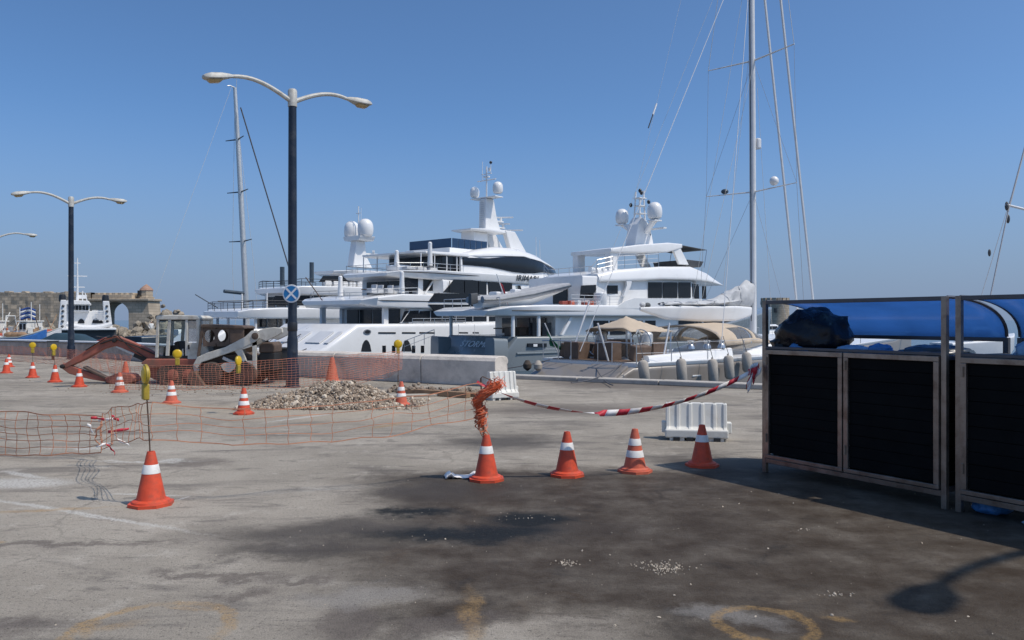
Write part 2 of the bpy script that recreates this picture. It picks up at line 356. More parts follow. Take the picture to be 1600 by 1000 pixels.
    # sandy dust round the dig
    col = mixc(math_('MULTIPLY', union([B(560, 640, 3.4, 2.6, 0.0, 0.3), B(330, 640, 3.0, 1.6, 0, .3), B(700, 625, 2.0, 2.2, 0, .3)]), mrange(med, 0.35, 0.6, 0.25, 0.75)), col, (0.40, 0.345, 0.27))
    # greasy brown grime before the bins; under them the colour also holds their shade
    film_shade = union([B(1000, 900, 2.4, 1.0, 0, .5), B(1400, 930, 1.6, .9, 0, .5), B(1300, 1000, 1.8, .7, 0, .3), B(720, 960, .9, .5, .2, .2), B(1080, 810, 3.3, 1.9, -0.5, 0.72), B(1330, 880, 2.6, 1.6, -0.5, 0.7), B(840, 870, 1.9, 1.05, 0, 0.45), B(1500, 790, 3.0, 1.8, -.6, .8), B(800, 748, 2.0, 0.75, 0.1, .35), B(1120, 760, 2.6, .9, -.3, .5), B(1250, 960, 1.6, .5, 0, .3)])
    col = mixc(math_('MULTIPLY', film_shade, mrange(med, 0.30, 0.68, 1.0, 0.76)), col, (0.046, 0.034, 0.0245))
    rst = noise(1.7, 7, 0.7, None, 0.8).outputs[0]
    col = mixc(math_('MULTIPLY', film_shade, mrange(rst, 0.56, 0.72, 0, 0.32)), col, (0.12, 0.085, 0.055))
    col = mixc(math_('MULTIPLY', film_shade, mrange(rst, 0.45, 0.30, 0, 0.6)), col, (0.026, 0.023, 0.021))
    wet = union([B(690, 765, 1.15, 0.75, 0.2, 0.3), B(520, 830, 1.35, 0.5, 0.2, 0.3), B(760, 830, 1.3, .42, 0, .35), B(470, 855, .9, .3, .1, .3), B(780, 690, 1.1, .9, 0, .3), B(1180, 725, 1.5, .5, -.3, .4)])
    col = mixc(math_('MULTIPLY', wet, 0.8), col, (0.060, 0.051, 0.044))
    core = union([B(730, 832, 0.95, 0.34, 0.05, 0.35), B(640, 800, .55, .22, .2, .3), B(830, 815, .5, .3, 0, .3)])
    col = mixc(math_('MULTIPLY', core, 0.95), col, (0.012, 0.015, 0.017))
    patch = union([B(545, 970, 0.19, 0.32, 0.2, 0.6, W2), B(700, 985, .3, .2, .1, .3), B(455, 900, .3, .1, .3, .3), B(70, 850, 1.3, 0.1, 0, 0.3), B(330, 895, 0.6, 0.1, -0.1, 0.3), B(370, 925, 0.2, 0.14, 0.4, 0.3), B(20, 975, .35, .2, 0, .2), B(310, 722, .5, .35, 0, .3), B(900, 640, 2.2, 1.2, .2, .3), B(980, 600, 3.0, 1.8, -.4, .5)])
    col = mixc(math_('MULTIPLY', patch, 0.68), col, (0.115, 0.098, 0.088))
    pale = union([B(560, 930, .5, .25, 0, .2), B(1130, 955, .4, .18, 0, .3)])
    col = mixc(math_('MULTIPLY', pale, 0.4), col, (0.30, 0.29, 0.275))
    # chalk and paint
    ch = union([B(30, 755, 0.66, 0.32, 0.0, 0.4, W2), B(240, 720, .8, .1, 0, .1), B(130, 700, .6, .15, 0, .1), streak(-60, 772, 330, 836, 0.05), streak(160, 772, 300, 774, 0.05), streak(270, 782, 300, 774, .03), streak(400, 662, 530, 645, .09), streak(0, 735, 80, 750, .08)])
    col = mixc(math_('MULTIPLY', ch, mrange(fin, 0.35, 0.6, 0.25, 0.85)), col, (0.52, 0.51, 0.48))
    def ring(px, py, r, wd):
        q = g(px, py); mp = n.new('ShaderNodeMapping'); mp.vector_type = 'TEXTURE'; mp.inputs[1].default_value = (q.x, q.y, 0); l.new(W2, mp.inputs[0])
        fl = n.new('ShaderNodeVectorMath'); fl.operation = 'MULTIPLY'; fl.inputs[1].default_value = (1, 1, 0); l.new(mp.outputs[0], fl.inputs[0])
        ln = n.new('ShaderNodeVectorMath'); ln.operation = 'LENGTH'; l.new(fl.outputs[0], ln.inputs[0])
        return mrange(math_('ABSOLUTE', math_('SUBTRACT', ln.outputs[1], r), 0), wd, wd * .4)
    ye = union([streak(-40, 802, 190, 792, 0.07), streak(735, 915, 740, 1010, 0.075), streak(140, 985, 240, 968, .07), streak(240, 945, 340, 955, .035), streak(335, 955, 365, 958, .05), streak(150, 965, 130, 1000, .06), ring(1195, 975, .25, .05), ring(235, 985, .42, .05), streak(1280, 965, 1340, 970, .05), streak(-10, 846, 12, 847, .04), streak(560, 672, 640, 660, .12)])
    col = mixc(math_('MULTIPLY', ye, math_('MULTIPLY', mrange(fin, 0.35, 0.62, 0.25, 0.75), mrange(med, 0.36, 0.58, 0.25, 0.85))), col, (0.36, 0.225, 0.085))
    # cracks in the surfacing
    vo = n.new('ShaderNodeTexVoronoi'); vo.feature = 'DISTANCE_TO_EDGE'; vo.inputs['Scale'].default_value = 0.42; l.new(warp(2.5, 0.35), vo.inputs['Vector'])
    col = mixc(math_('MULTIPLY', mrange(vo.outputs[0], 0.0075, 0.002), mrange(big, 0.45, 0.6, 0.0, 0.35)), col, (0.07, 0.063, 0.055))
    # aggregate and dirt
    col = mixc(mrange(fin, 0.33, 0.45, 0.7, 0.0), col, (0.06, 0.055, 0.05))
    sc = n.new('ShaderNodeVectorMath'); sc.operation = 'SCALE'; l.new(col, sc.inputs[0]); l.new(mrange(spk, 0.3, 0.7, 0.62, 1.38, False), sc.inputs['Scale'])
    l.new(sc.outputs[0], b.inputs['Base Color'])
    dk = math_('MAXIMUM', math_('MULTIPLY', film_shade, 0.25), math_('MAXIMUM', math_('MULTIPLY', core, 0.18), math_('MULTIPLY', wet, .3)))
    ro = n.new('ShaderNodeMath'); ro.operation = 'SUBTRACT'; ro.inputs[0].default_value = 0.93; l.new(dk, ro.inputs[1]); l.new(ro.outputs[0], b.inputs['Roughness'])
    b.inputs['Specular IOR Level'].default_value = 0.12
    bp = n.new('ShaderNodeBump'); bp.inputs['Strength'].default_value = 0.8; bp.inputs['Distance'].default_value = 0.014
    hs = math_('ADD', math_('MULTIPLY', med, 1.2), math_('ADD', math_('MULTIPLY', fin, 0.8), math_('MULTIPLY', spk, 0.35))); l.new(hs, bp.inputs['Height']); l.new(bp.outputs[0], b.inputs['Normal'])
    return m
def water_mat():
    m = bpy.data.materials.new('sea'); m.use_nodes = True; n = m.node_tree.nodes; l = m.node_tree.links
    b = n['Principled BSDF']; b.inputs['Base Color'].default_value = (0.012, 0.05, 0.085, 1); b.inputs['Roughness'].default_value = 0.12
    tc = n.new('ShaderNodeTexCoord'); x = n.new('ShaderNodeTexNoise'); x.inputs['Scale'].default_value = 1.3; x.inputs['Detail'].default_value = 6; l.new(tc.outputs['Object'], x.inputs['Vector'])
    bp = n.new('ShaderNodeBump'); bp.inputs['Strength'].default_value = 0.6; bp.inputs['Distance'].default_value = 0.15; l.new(x.outputs[0], bp.inputs['Height']); l.new(bp.outputs[0], b.inputs['Normal'])
    return m
M['ground'] = ground_mat(); M['water'] = water_mat()

# ------------------------------------------------------------------ setting
WZ = -1.2
EDGE = [(60, -11.0), (6.1, 20.0), (0, 23.5), (-8, 28.6), (-17.6, 37.4), (-25.5, 42.0), (-70, 66)]
b = MB(); b.prism([(-70, -60), (60, -60)] + EDGE, -2.6, 0.0, 'xy'); q = b.build('quay', 'ground'); tag(q, kind='structure')
b = MB(); b.grid(lambda i, j: ((i - .5) * 12000, -400 + j * 8000, WZ), 8, 8); tag(b.build('sea', 'water'), kind='structure')
# kerb stones along the quay edge
kerb = bpy.data.objects.new('quay_kerb', None); C.objects.link(kerb); tag(kerb, kind='structure')
def along(a, c, step, gap, fn):
    a = Vector((*a, 0)); c = Vector((*c, 0)); d = c - a; L = d.length; n = max(1, int(L / step)); ang = math.atan2(d.y, d.x)
    for i in range(n): fn(a.lerp(c, (i + .5) / n), L / n - gap, ang)
def kerbstone(p, L, a):
    o = MB().box((0, 0, 0.06 + random.uniform(-.008, .006)), (L, 0.46, 0.13)).build('kerb_stone', 'kerb', kerb, bevel=0.025)
    o.location = (p.x, p.y, 0); o.rotation_euler = (0, 0, a + random.uniform(-.006, .006))
off = Vector((-0.5, -0.87)) * 0.25
along((60 - .13, -11.2), (5.95, 19.75), 2.4, 0.02, kerbstone)
along((5.95, 19.75), (-0.13, 23.25), 2.3, 0.02, kerbstone)
# low sea wall with a rounded top, in long cast pieces
def wall_piece(parent, a, c, h, t, material, name='cast_block'):
    a = Vector((*a, 0)); c = Vector((*c, 0)); d = c - a; L = d.length - 0.025
    prof = [(-t * .5, 0), (-t * .46, h * .72), (-t * .52, h * .76), (-t * .53, h * .84), (-t * .44, h * .95), (-t * .25, h), (t * .25, h), (t * .44, h * .95), (t * .53, h * .84), (t * .5, 0)]
    o = MB().prism(prof, -L / 2, L / 2, 'yz').build(name, material, parent, bevel=0.02)
    o.location = (a + c) / 2; o.rotation_euler = (0, 0, math.atan2(d.y, d.x)); return o
w1 = thing('sea_wall', 'low concrete sea wall with rounded top behind the gravel heap', 'wall')
pts = [(-0.25, 20.5), (-2.3, 21.72), (-5.0, 23.34), (-7.97, 25.1)]
for a, c in zip(pts, pts[1:]): wall_piece(w1, a, c, 0.77, 0.62, 'concrete')
w2 = thing('sea_wall', 'long low pinkish harbour wall with pale top behind the red digger arm', 'wall')
pts = [(-8.6, 27.2), (-13, 31.0), (-17.6, 35.2), (-24.7, 39.6), (-36, 45.6), (-50, 53)]
for a, c in zip(pts, pts[1:]):
    o = wall_piece(w2, a, c, 0.66, 0.5, 'wall_pink')
    va = Vector((*a, 0)); vc = Vector((*c, 0)); d = vc - va
    k = MB().box((0, 0, 0.70), (d.length, 0.62, 0.07)).build('coping', 'gelcoat_grey', o, bevel=0.012)
# grey metal box on the far wall
b = thing('utility_box', 'small grey metal box standing before the harbour wall beside the far lamp post', 'box', (-19.6, 34.0, 0), 0.5)
MB().box((0, 0, .47), (0.42, 0.34, 0.62)).build('cabinet', 'grey_box', b, bevel=.015); MB().box((0, -.0, .80), (0.46, 0.38, 0.04)).build('lid', 'grey_box', b, bevel=.01)
MB().box((0, 0, .08), (0.1, 0.1, 0.16)).build('foot', 'rust', b)

# ------------------------------------------------------------------ street lamps
def lamp_post(x, y, h, ang, label, sign=False, wrap=False):
    t = thing('street_lamp', label, 'street lamp', (x, y, 0), ang, 'twin-arm street lamps along the quay')
    MB().lathe([(0.20, 0.0), (0.20, 0.03), (0.165, 0.05), (0.16, 0.55), (0.135, 0.62), (0.13, 1.2), (0.112, 1.3), (0.108, h * .6), (0.10, h - .42)], 20).build('pole', 'pole_navy', t)
    MB().lathe([(0.115, h - .42), (0.115, h - .02), (0.09, h + .02), (0.01, h + .03)], 18).build('pole_cap', 'lamp_grey', t)
    for s in (-1, 1):
        pts = []
        for i in range(13):
            k = i / 12; xx = 0.09 + k * 1.42
            pts.append((s * xx, 0, h - .26 + 0.42 * math.sin(k * 1.75) - 0.10 * k * k))
        arm = MB().tube(pts, [0.06 - 0.014 * (i / 12) for i in range(13)], 10).build('arm', 'lamp_grey', t)
        e = Vector(pts[-1]); tilt = -0.10 if s > 0 else 0.06
        hb = MB()
        sts = [(0.0, .045, .045, -.035, .04), (.10, .08, .06, -.05, .065), (.28, .165, .12, -.075, .075), (.55, .185, .14, -.075, .075), (.66, .16, .11, -.06, .055), (.72, .11, .07, -.035, .03)]
        hb.loft(sts, .05, 3)
        ho = hb.build('lamp_head', 'lamp_grey', t); ho.location = e; ho.rotation_euler = (0, tilt + .13, 0 if s > 0 else math.pi)
        lb = MB().loft([(.30, .08, .115, -.11, -.074), (.36, .10, .125, -.15, -.074), (.56, .10, .125, -.15, -.074), (.62, .07, .11, -.11, -.065)], .04, 3).build('lens', 'lamp_lens', ho)
    MB().box((0, -.128, .75), (.09, .02, .3)).build('hatch', 'pole_navy', t, bevel=.006)
    if sign:
        s = MB().lathe([(.01, -.008), (.225, -.008), (.23, 0), (.225, .008), (.01, .008)], 32, (0, 0, 0), 0, Matrix.Rotation(R(90), 3, 'X')).build('sign_plate', 'sign_white', t)
        s.location = (-.0, -.0, 2.36); s.rotation_euler = (0, 0, -ang - .1)
        s.location = Matrix.Rotation(-ang, 3, 'Z') @ Vector((0.02, -.17, 2.36))
        MB().lathe([(.01, -.003), (.192, -.003), (.192, .003), (.01, .003)], 32, (0, -.013, 0), 0, Matrix.Rotation(R(90), 3, 'X')).build('sign_face', 'sign_blue', s)
        for a in (45, -45): MB().box((0, -.0185 - (.001 if a > 0 else 0), 0), (.37, .003, .048), 0, R(a)).build('cross_bar', 'sign_white', s)
        MB().box((0, .05, 0), (.05, .1, .09)).build('bracket', 'steel', s)
        MB().lathe([(.118, 1.42), (.125, 1.44), (.125, 1.62), (.118, 1.64)], 18).build('clamp_band', 'black_line', t)
    return t
L1 = lamp_post(-5.54, 20.1, 7.5, R(39.6), 'tall navy twin-arm street lamp with a round blue sign on its pole', True)
lamp_post(-19.1, 34.5, 7.02, R(39.6), 'navy twin-arm street lamp standing behind the left row of cones')
lamp_post(-31.9, 49.2, 7.05, R(39.6), 'street lamp at the left edge of which only the tip of one arm shows')
lamp_post(8.48, 4.45, 7.5, R(39.6), 'street lamp beyond the right edge whose head throws its shadow on the asphalt')
# grey cabinet by the lamp
t = thing('utility_cabinet', 'dark grey cabinet standing behind the pole of the tall street lamp', 'cabinet', (-6.35, 21.9, 0), R(-8))
MB().box((0, 0, .48), (.62, .4, .84)).build('cabinet_body', 'grey_box', t, bevel=.015)
MB().box((0, 0, .03), (.68, .46, .06)).build('plinth', 'concrete', t); MB().box((0, 0, .925), (.68, .46, .05)).build('cabinet_top', 'grey_box', t, bevel=.01)
for s in (-1, 1): MB().box((s * .148, -.207, .5), (.28, .015, .72)).build('cabinet_door', 'grey_box', t, bevel=.005)

# ------------------------------------------------------------------ fortress, breakwater
ft = thing('fortress_wall', 'old tan stone fortress wall with a big arch on the left horizon', 'wall', (0, 118, 0))
def fx(px): return (px - 800) / F * 118
def fz(py): return CZ + (500 - py) / F * 118
b = MB(); NX, NZ = 90, 12; rnd = random.Random(3)
x0, x1 = fx(-260), fx(142)
topz = [fz(457) + rnd.uniform(-.10, .08) for _ in range(NX + 1)]
jit = [[rnd.uniform(-.06, .06) for _ in range(NX + 1)] for _ in range(NZ + 1)]
b.grid(lambda u, v: (x0 + (x1 - x0) * u, jit[round(v * NZ)][round(u * NX)], -1.5 + (topz[round(u * NX)] + 1.5) * v), NX, NZ, False)
b.grid(lambda u, v: (x0 + (x1 - x0) * u, jit[NZ][round(u * NX)] * (1 - v) + v * 3, topz[round(u * NX)]), NX, 1, False)
b.grid(lambda u, v: (x0 + (x1 - x0) * (1 - u), 3, -1.5 + (topz[round((1 - u) * NX)] + 1.5) * v), NX, 1, False)
b.build('curtain_wall', 'stone', ft)
for i in range(26):
    xx = x0 + (x1 - x0) * (i + rnd.random() * .6) / 26
    MB().box((xx, 0.6, topz[int((xx - x0) / (x1 - x0) * NX)] + rnd.uniform(-.15, .12)), (rnd.uniform(.5, 1.1), 1.1, rnd.uniform(.2, .45))).build('merlon', 'stone', ft, bevel=.06)
# gate: wall pierced by a round arch
gx0, gx1, gt = fx(142), fx(231), fz(470)
ax0, ax1, asp = fx(158), fx(201), fz(489); ar = (ax1 - ax0) / 2; ac = (ax0 + ax1) / 2; ab = fz(513)
arc = [(ac - ar * math.cos(math.pi * k / 14), asp + ar * .82 * math.sin(math.pi * k / 14)) for k in range(15)]
left = [(gx0, -1.5), (gx0, gt), (ac, gt)] + [arc[7 - i] for i in range(8)] + [(ax0, -1.5)]
right = [(ac, gt), (gx1, gt), (gx1 + .5, -1.5), (ax1, -1.5)] + [arc[14 - i] for i in range(8)]
for pl in (left, right): MB().prism(pl, 0, 4.0).build('gate_wall', 'stone', ft)
MB().box(((gx0 + gx1) / 2, 1.9, gt + .16), (gx1 - gx0 + .5, 4.6, .34)).build('cornice', 'stone', ft, bevel=.05)
MB().box(((gx0 + fx(205)) / 2, 2.0, gt + .62), (fx(205) - gx0, 3.6, .62)).build('parapet', 'stone', ft, bevel=.06)
for k in range(7):
    MB().box((gx0 + .6 + k * (fx(205) - gx0) / 7, 2.0, gt + 1.05), (.55, 3.2, .32)).build('merlon', 'stone', ft, bevel=.05)
tx, tw = fx(219), fx(228) - fx(209)
tu = MB(); tu.lathe([(tw * .62, gt + .3), (tw * .62, gt + .6), (tw * .5, gt + .65), (tw * .5, fz(453))], 8, (tx, 2.0, 0), R(22.5)); tu.build('turret', 'stone', ft)
MB().lathe([(tw * .56, fz(453)), (tw * .46, fz(450)), (tw * .26, fz(446.5)), (.03, fz(443))], 8, (tx, 2.0, 0), R(22.5)).build('turret_roof', 'stone_rose', ft)
MB().box((tx - tw * .33, 1.22, fz(457.5)), (.5, .5, .75), R(-22)).build('turret_opening', 'black_line', ft)
# round fort tower behind the sailing yacht
ft2 = thing('fort_tower', 'round tan stone fort tower seen through the bin frame', 'tower', (fx(1211) * 1.5, 177, 0))
k2 = 177 / F; r2 = 21 * k2; z2 = lambda py: CZ + (500 - py) * k2
MB().lathe([(r2 * 1.08, -2), (r2, z2(478)), (r2 * 1.05, z2(475)), (r2 * 1.05, z2(471)), (r2 * .98, z2(470))], 28).build('drum', 'stone', ft2)
for k in range(16):
    a = k * 2 * math.pi / 16; MB().box((r2 * .93 * math.cos(a), r2 * .93 * math.sin(a), z2(468.5)), (.5, .9, .8), a).build('merlon', 'stone', ft2)
MB().box((-r2 * .3, -r2 * .95, z2(485)), (.5, .6, .9)).build('slit_window', 'black_line', ft2)
# breakwater rocks
ICO = None
def ico():
    global ICO
    if ICO is None:
        t = (1 + 5 ** .5) / 2
        v = [Vector(p).normalized() for p in ((-1, t, 0), (1, t, 0), (-1, -t, 0), (1, -t, 0), (0, -1, t), (0, 1, t), (0, -1, -t), (0, 1, -t), (t, 0, -1), (t, 0, 1), (-t, 0, -1), (-t, 0, 1))]
        f = [(0, 11, 5), (0, 5, 1), (0, 1, 7), (0, 7, 10), (0, 10, 11), (1, 5, 9), (5, 11, 4), (11, 10, 2), (10, 7, 6), (7, 1, 8), (3, 9, 4), (3, 4, 2), (3, 2, 6), (3, 6, 8), (3, 8, 9), (4, 9, 5), (2, 4, 11), (6, 2, 10), (8, 6, 7), (9, 8, 1)]
        ICO = (v, f)
    return ICO
def stone(b, c, r, rnd, squash=.8):
    v, f = ico(); m = Matrix.Rotation(rnd.uniform(0, 6.3), 3, 'Z') @ Matrix.Rotation(rnd.uniform(0, 6.3), 3, 'X')
    s = Vector((rnd.uniform(.7, 1.3), rnd.uniform(.7, 1.3), rnd.uniform(.6, 1.1) * squash))
    vs = []
    for p in v:
        q = p * rnd.uniform(.8, 1.15); q = m @ Vector((q.x * s.x, q.y * s.y, q.z * s.z)); vs.append(Vector(c) + q * r)
    b.add(vs, f, False)
rnd = random.Random(5); b = MB()
for i in range(900):
    t_ = rnd.random(); px = 178 + 170 * t_; d = rnd.uniform(84, 98)
    hmax = (1.2 + 2.0 * math.exp(-((px - 262) / 34) ** 2) + .5 * math.sin(px * .3)) * (1 - abs(d - 91) / 9)
    p = wp(px, 500, d); stone(b, (p.x, d, WZ + .3 + rnd.random() * hmax * .9 + max(0, hmax - 1) * .5), rnd.uniform(.3, .75), rnd)
for i in range(500):
    px = rnd.uniform(-120, 190); d = rnd.uniform(106, 116); p = wp(px, 500, d)
    stone(b, (p.x, d, WZ + .2 + rnd.random() * 1.9 * (d - 104) / 12), rnd.uniform(.3, .8), rnd)
o = b.build('breakwater_rocks', 'rock'); tag(o, 'tan rubble boulders of the breakwater below the fortress', 'rocks', kind='stuff')

# ------------------------------------------------------------------ yachts: shared bits
def pane(fr, root, v, poly, material='dark_glass', name='window', th=0.05, out=0.03):
    pl = [fr.at(px, py, v) for px, py in poly]
    return MB().prism(pl, v - out, v + th - out).build(name, material, root)
def rect(x0, y0, x1, y1): return [(x0, y0), (x1, y0), (x1, y1), (x0, y1)]
def rail(root, pts, h, material='steel', step=1.3, bars=2, r=.02, name='railing'):
    b = MB()
    for a, c in zip(pts, pts[1:]):
        a = Vector(a); c = Vector(c); n = max(1, round((c - a).length / step))
        for i in range(n + 1):
            p = a.lerp(c, i / n); b.tube([p, p + Vector((0, 0, h))], r, 5)
        for k in range(1, bars + 1):
            z = Vector((0, 0, h * k / bars)); b.tube([a + z, c + z], r * (1.2 if k == bars else .7), 5)
    return b.build(name, material, root)
def line(root, a, c, r, material='rope', name='mooring_line', sag=0.0):
    return MB().tube(catenary(a, c, sag, 10) if sag else [a, c], r, 6).build(name, material, root)
def radome(root, c, r, h=None):
    return MB().dome(c, r, h or r * 2.1).build('satellite_dome', 'gelcoat', root)
def deck(root, name, sts, material='gelcoat', r=.18): return MB().loft(sts, r, 4).build(name, material, root)

# ------------------------------------------------------------------ big white superyacht
Y1 = Frame(-12.8, 57.95, 49, WZ)
y1 = thing('superyacht', 'largest white superyacht with tall radar mast behind the concrete wall', 'yacht', (Y1.ox, Y1.oy, WZ), Y1.a)
deck(y1, 'hull', [(-5.2, 3.6, 3.4, -.5, .55), (-4.6, 4.2, 4.0, -.5, .7), (-3.9, 4.4, 4.3, -.5, 1.15), (-1.5, 4.5, 4.5, -.5, 2.62), (10, 4.5, 4.55, -.5, 2.66), (22, 4.2, 4.55, -.5, 2.9), (32, 2.8, 3.8, -.5, 3.3), (39, .9, 2.2, -.5, 3.8), (43, .05, .35, .5, 4.2)], r=.3)
deck(y1, 'main_deck_house', [(3.4, 4.15, 4.15, 2.5, 3.8), (20, 4.15, 4.15, 2.5, 3.8), (28, 2.6, 2.6, 2.5, 3.8)])
deck(y1, 'upper_deck', [(-.5, 3.3, 3.6, 4.02, 4.30), (.3, 4.2, 4.4, 3.84, 4.5), (2.5, 4.46, 4.5, 3.75, 4.76), (10, 4.5, 4.5, 3.75, 4.82), (22, 4.4, 4.4, 3.75, 4.82), (28, 3.2, 3.4, 3.8, 4.85), (31, 1.6, 1.8, 3.9, 4.8)], r=.12)
b = MB(); b.loft([(.3, 4.33, 4.33, 4.24, 4.30), (2.5, 4.53, 4.53, 4.24, 4.30), (22, 4.43, 4.43, 4.24, 4.30)], .02, 1); b.build('boot_stripe', 'black_line', y1)
deck(y1, 'upper_deck_house', [(5.0, 3.3, 3.3, 4.7, 6.0), (6.6, 3.3, 3.3, 4.7, 6.0), (6.9, 4.1, 4.0, 4.7, 6.0), (20, 4.1, 4.0, 4.7, 6.0), (27, 2.4, 2.3, 4.7, 6.0)])
deck(y1, 'bridge_deck', [(2.6, 2.4, 2.7, 6.14, 6.36), (3.4, 3.2, 3.5, 6.02, 6.55), (6, 3.9, 4.2, 5.95, 6.66), (12, 4.2, 4.25, 5.98, 6.66), (20, 4.1, 4.2, 5.95, 6.66), (25, 2.9, 3.1, 6.0, 6.7), (28, 1.2, 1.4, 6.1, 6.65)], r=.12)
b = MB(); b.loft([(3.4, 3.46, 3.46, 6.40, 6.46), (6, 4.13, 4.17, 6.40, 6.46), (18, 4.22, 4.22, 6.30, 6.36)], .02, 1); b.build('boot_stripe', 'black_line', y1)
deck(y1, 'bridge_house', [(9.4, 3.5, 3.4, 6.6, 8.0), (14.3, 3.6, 3.55, 6.6, 8.2), (18, 3.55, 3.5, 6.6, 8.3), (20.5, 3.2, 3.0, 6.6, 8.1), (22.7, 2.5, 2.2, 6.6, 7.7), (24, 1.3, 1.1, 6.65, 7.5)], r=.2)
g = MB(); g.loft([(9.6, 3.56, 3.55, 7.25, 7.85), (12.5, 3.62, 3.6, 7.22, 7.95), (14.0, 3.66, 3.62, 7.08, 8.12), (15.4, 3.67, 3.63, 6.95, 8.25), (17, 3.64, 3.6, 6.90, 8.28), (18.4, 3.6, 3.54, 6.97, 8.2), (19.6, 3.44, 3.36, 7.12, 8.0), (21.4, 3.06, 2.85, 7.15, 7.72), (22.8, 2.56, 2.36, 7.15, 7.55), (24.05, 1.42, 1.3, 7.12, 7.42)], .05, 2); g.build('bridge_window', 'dark_glass', y1)
deck(y1, 'bridge_roof', [(9.3, 3.3, 3.1, 7.88, 8.1), (11.5, 3.72, 3.2, 7.95, 8.6), (14, 3.78, 3.0, 8.14, 9.02), (17, 3.76, 2.9, 8.28, 9.12), (19.6, 3.55, 2.6, 8.02, 8.75), (21.6, 3.1, 2.2, 7.72, 8.2), (23, 2.5, 1.7, 7.55, 7.8), (24.4, 1.3, 1.0, 7.42, 7.52)], r=.5)
deck(y1, 'aft_canopy', [(4.8, 3.0, 3.1, 7.93, 8.06), (5.6, 3.5, 3.55, 7.9, 8.1), (10.2, 3.6, 3.5, 7.9, 8.2)], r=.08)
deck(y1, 'bridge_saloon', [(7.6, 3.0, 3.0, 6.6, 7.92), (9.6, 3.3, 3.3, 6.6, 7.92)], 'dark_glass', .05)
for u in (5.2, 6.6, 7.9, 9.0):
    for s in (-1, 1): MB().tube([(u, s * 3.4, 6.6), (u, s * 3.4, 7.95)], .045, 6).build('canopy_post', 'gelcoat', y1)
rail(y1, [(9.0, 4.1, 6.6), (5.0, 3.9, 6.6), (3.2, 3.0, 6.55), (3.2, -3.0, 6.55), (5.0, -3.9, 6.6), (9.0, -4.1, 6.6)], .55)
rail(y1, [(4, 4.35, 4.75), (1, 4.2, 4.6), (0, 3.2, 4.35), (0, -3.2, 4.35), (1, -4.2, 4.6), (4, -4.35, 4.75)], .5, step=1.6)
rail(y1, [(3.5, -4.35, 2.6), (9, -4.35, 2.64)], .4, step=1.2)
MB().lathe([(.75, 6.6), (.95, 6.7), (.97, 7.0), (.9, 7.08), (.1, 7.1)], 20, (5.1, -1.0, 0)).build('hot_tub', 'gelcoat', y1)
for (u, s) in ((1.5, -1), (1.5, 1), (3.4, -1), (3.4, 1)): MB().loft([(u - .2, .12, .12, 2.5, 3.85), (u + .2, .12, .12, 2.5, 3.85)], .03, 2).build('deck_post', 'gelcoat', y1).location = (0, s * 3.7, 0)
for px in (532, 628): pass
for (px, y0, y1_, v) in ((532, 431, 460, 1.0), (628, 424, 456, -4.0), (620, 391, 413, -1.5), (672, 378, 413, -3.6)):
    u, zt = Y1.at(px, y0, v); _, zb = Y1.at(px, y1_, v)
    MB().lathe([(.2, zb - .1), (.2, zb + .15), (.15, zt - .3), (.16, zt - .08), (.08, zt)], 12, (u, v, 0)).build('davit_cover', 'gelcoat', y1)
# glazing
for a, c in ((632, 654), (656, 690)): pane(Y1, y1, -4.15, [(a, 486), (c, 485), (c, 503), (a - 6, 503)])
pane(Y1, y1, -4.15, [(694, 485), (760, 485), (760, 502), (690, 503)]); pane(Y1, y1, -4.15, [(764, 486), (800, 487), (800, 501), (764, 502)])
for a, c in ((633, 653), (661, 676)): pane(Y1, y1, -3.3, rect(a, 434, c, 454.5))
pane(Y1, y1, -3.3, [(678, 435), (688, 435), (682, 454), (678, 454)])
pane(Y1, y1, -4.08, [(709, 437), (760, 438), (760, 461), (692, 457)]); pane(Y1, y1, -4.08, [(763, 438), (800, 440), (800, 461), (763, 461)])
pane(Y1, y1, -4.5, [(679, 458), (744, 459), (752, 462.5), (752, 471.5), (669, 471.5)], out=.04); pane(Y1, y1, -4.5, [(669, 475.5), (740, 476), (760, 483), (678, 486)], out=.04)
MB().tube([(5.4, -3.6, 4.85), (6.5, -3.45, 6.0)], .10, 6, flat=.4).build('buttress', 'gelcoat', y1); MB().tube([(2.6, -4.1, 2.7), (3.6, -4.1, 3.8)], .12, 6, flat=.4).build('buttress', 'gelcoat', y1)
for a, c in ((591, 618), (628, 649), (655, 679), (716, 731), (738, 748)): pane(Y1, y1, -4.51, [(a, 518.8), (c, 519), (c, 521.4), (a, 521.2)], 'black_line', 'hull_slot')
for x in (573, 636): 
    pane(Y1, y1, -4.5, [(x + 4 - 13 + i * 16 / 8 + (0), 549 - 18 * math.sin(math.pi * i / 8) ** .6 + 0) for i in range(9)] , 'black_line', 'hull_door')
pane(Y1, y1, -4.5, [(567.5 + 6 * math.cos(k * math.pi / 6) + 6, 518.5 + 4 * math.sin(k * math.pi / 6)) for k in range(12)], 'steel', 'fairlead', out=.05)
pane(Y1, y1, -4.5, [(567.5 + 4 * math.cos(k * math.pi / 6) + 6, 518.5 + 2.6 * math.sin(k * math.pi / 6)) for k in range(12)], 'black_line', 'fairlead_hole', out=.07)
for x in (600, 615, 646, 660, 690, 706): pane(Y1, y1, -4.51, rect(x - 2.6, 540, x + 2.6, 551), 'dark_glass', 'porthole')
for x in (536, 575): pass
# transom hatch (on the sloping stern)
def on_transom(v, t): return (-3.9 + 2.4 * t - .05, v, 1.15 + 1.47 * t + .04)
for v0, v1 in ((-3.1, -1.5), (-4.05, -3.6), (-.5, 1.5)):
    b = MB(); b.add([on_transom(v0, .12), on_transom(v1, .12), on_transom(v1, .62), on_transom(v0, .62)], [(0, 1, 2, 3)], False); b.build('stern_hatch', 'gelcoat_grey', y1, solid=.06)
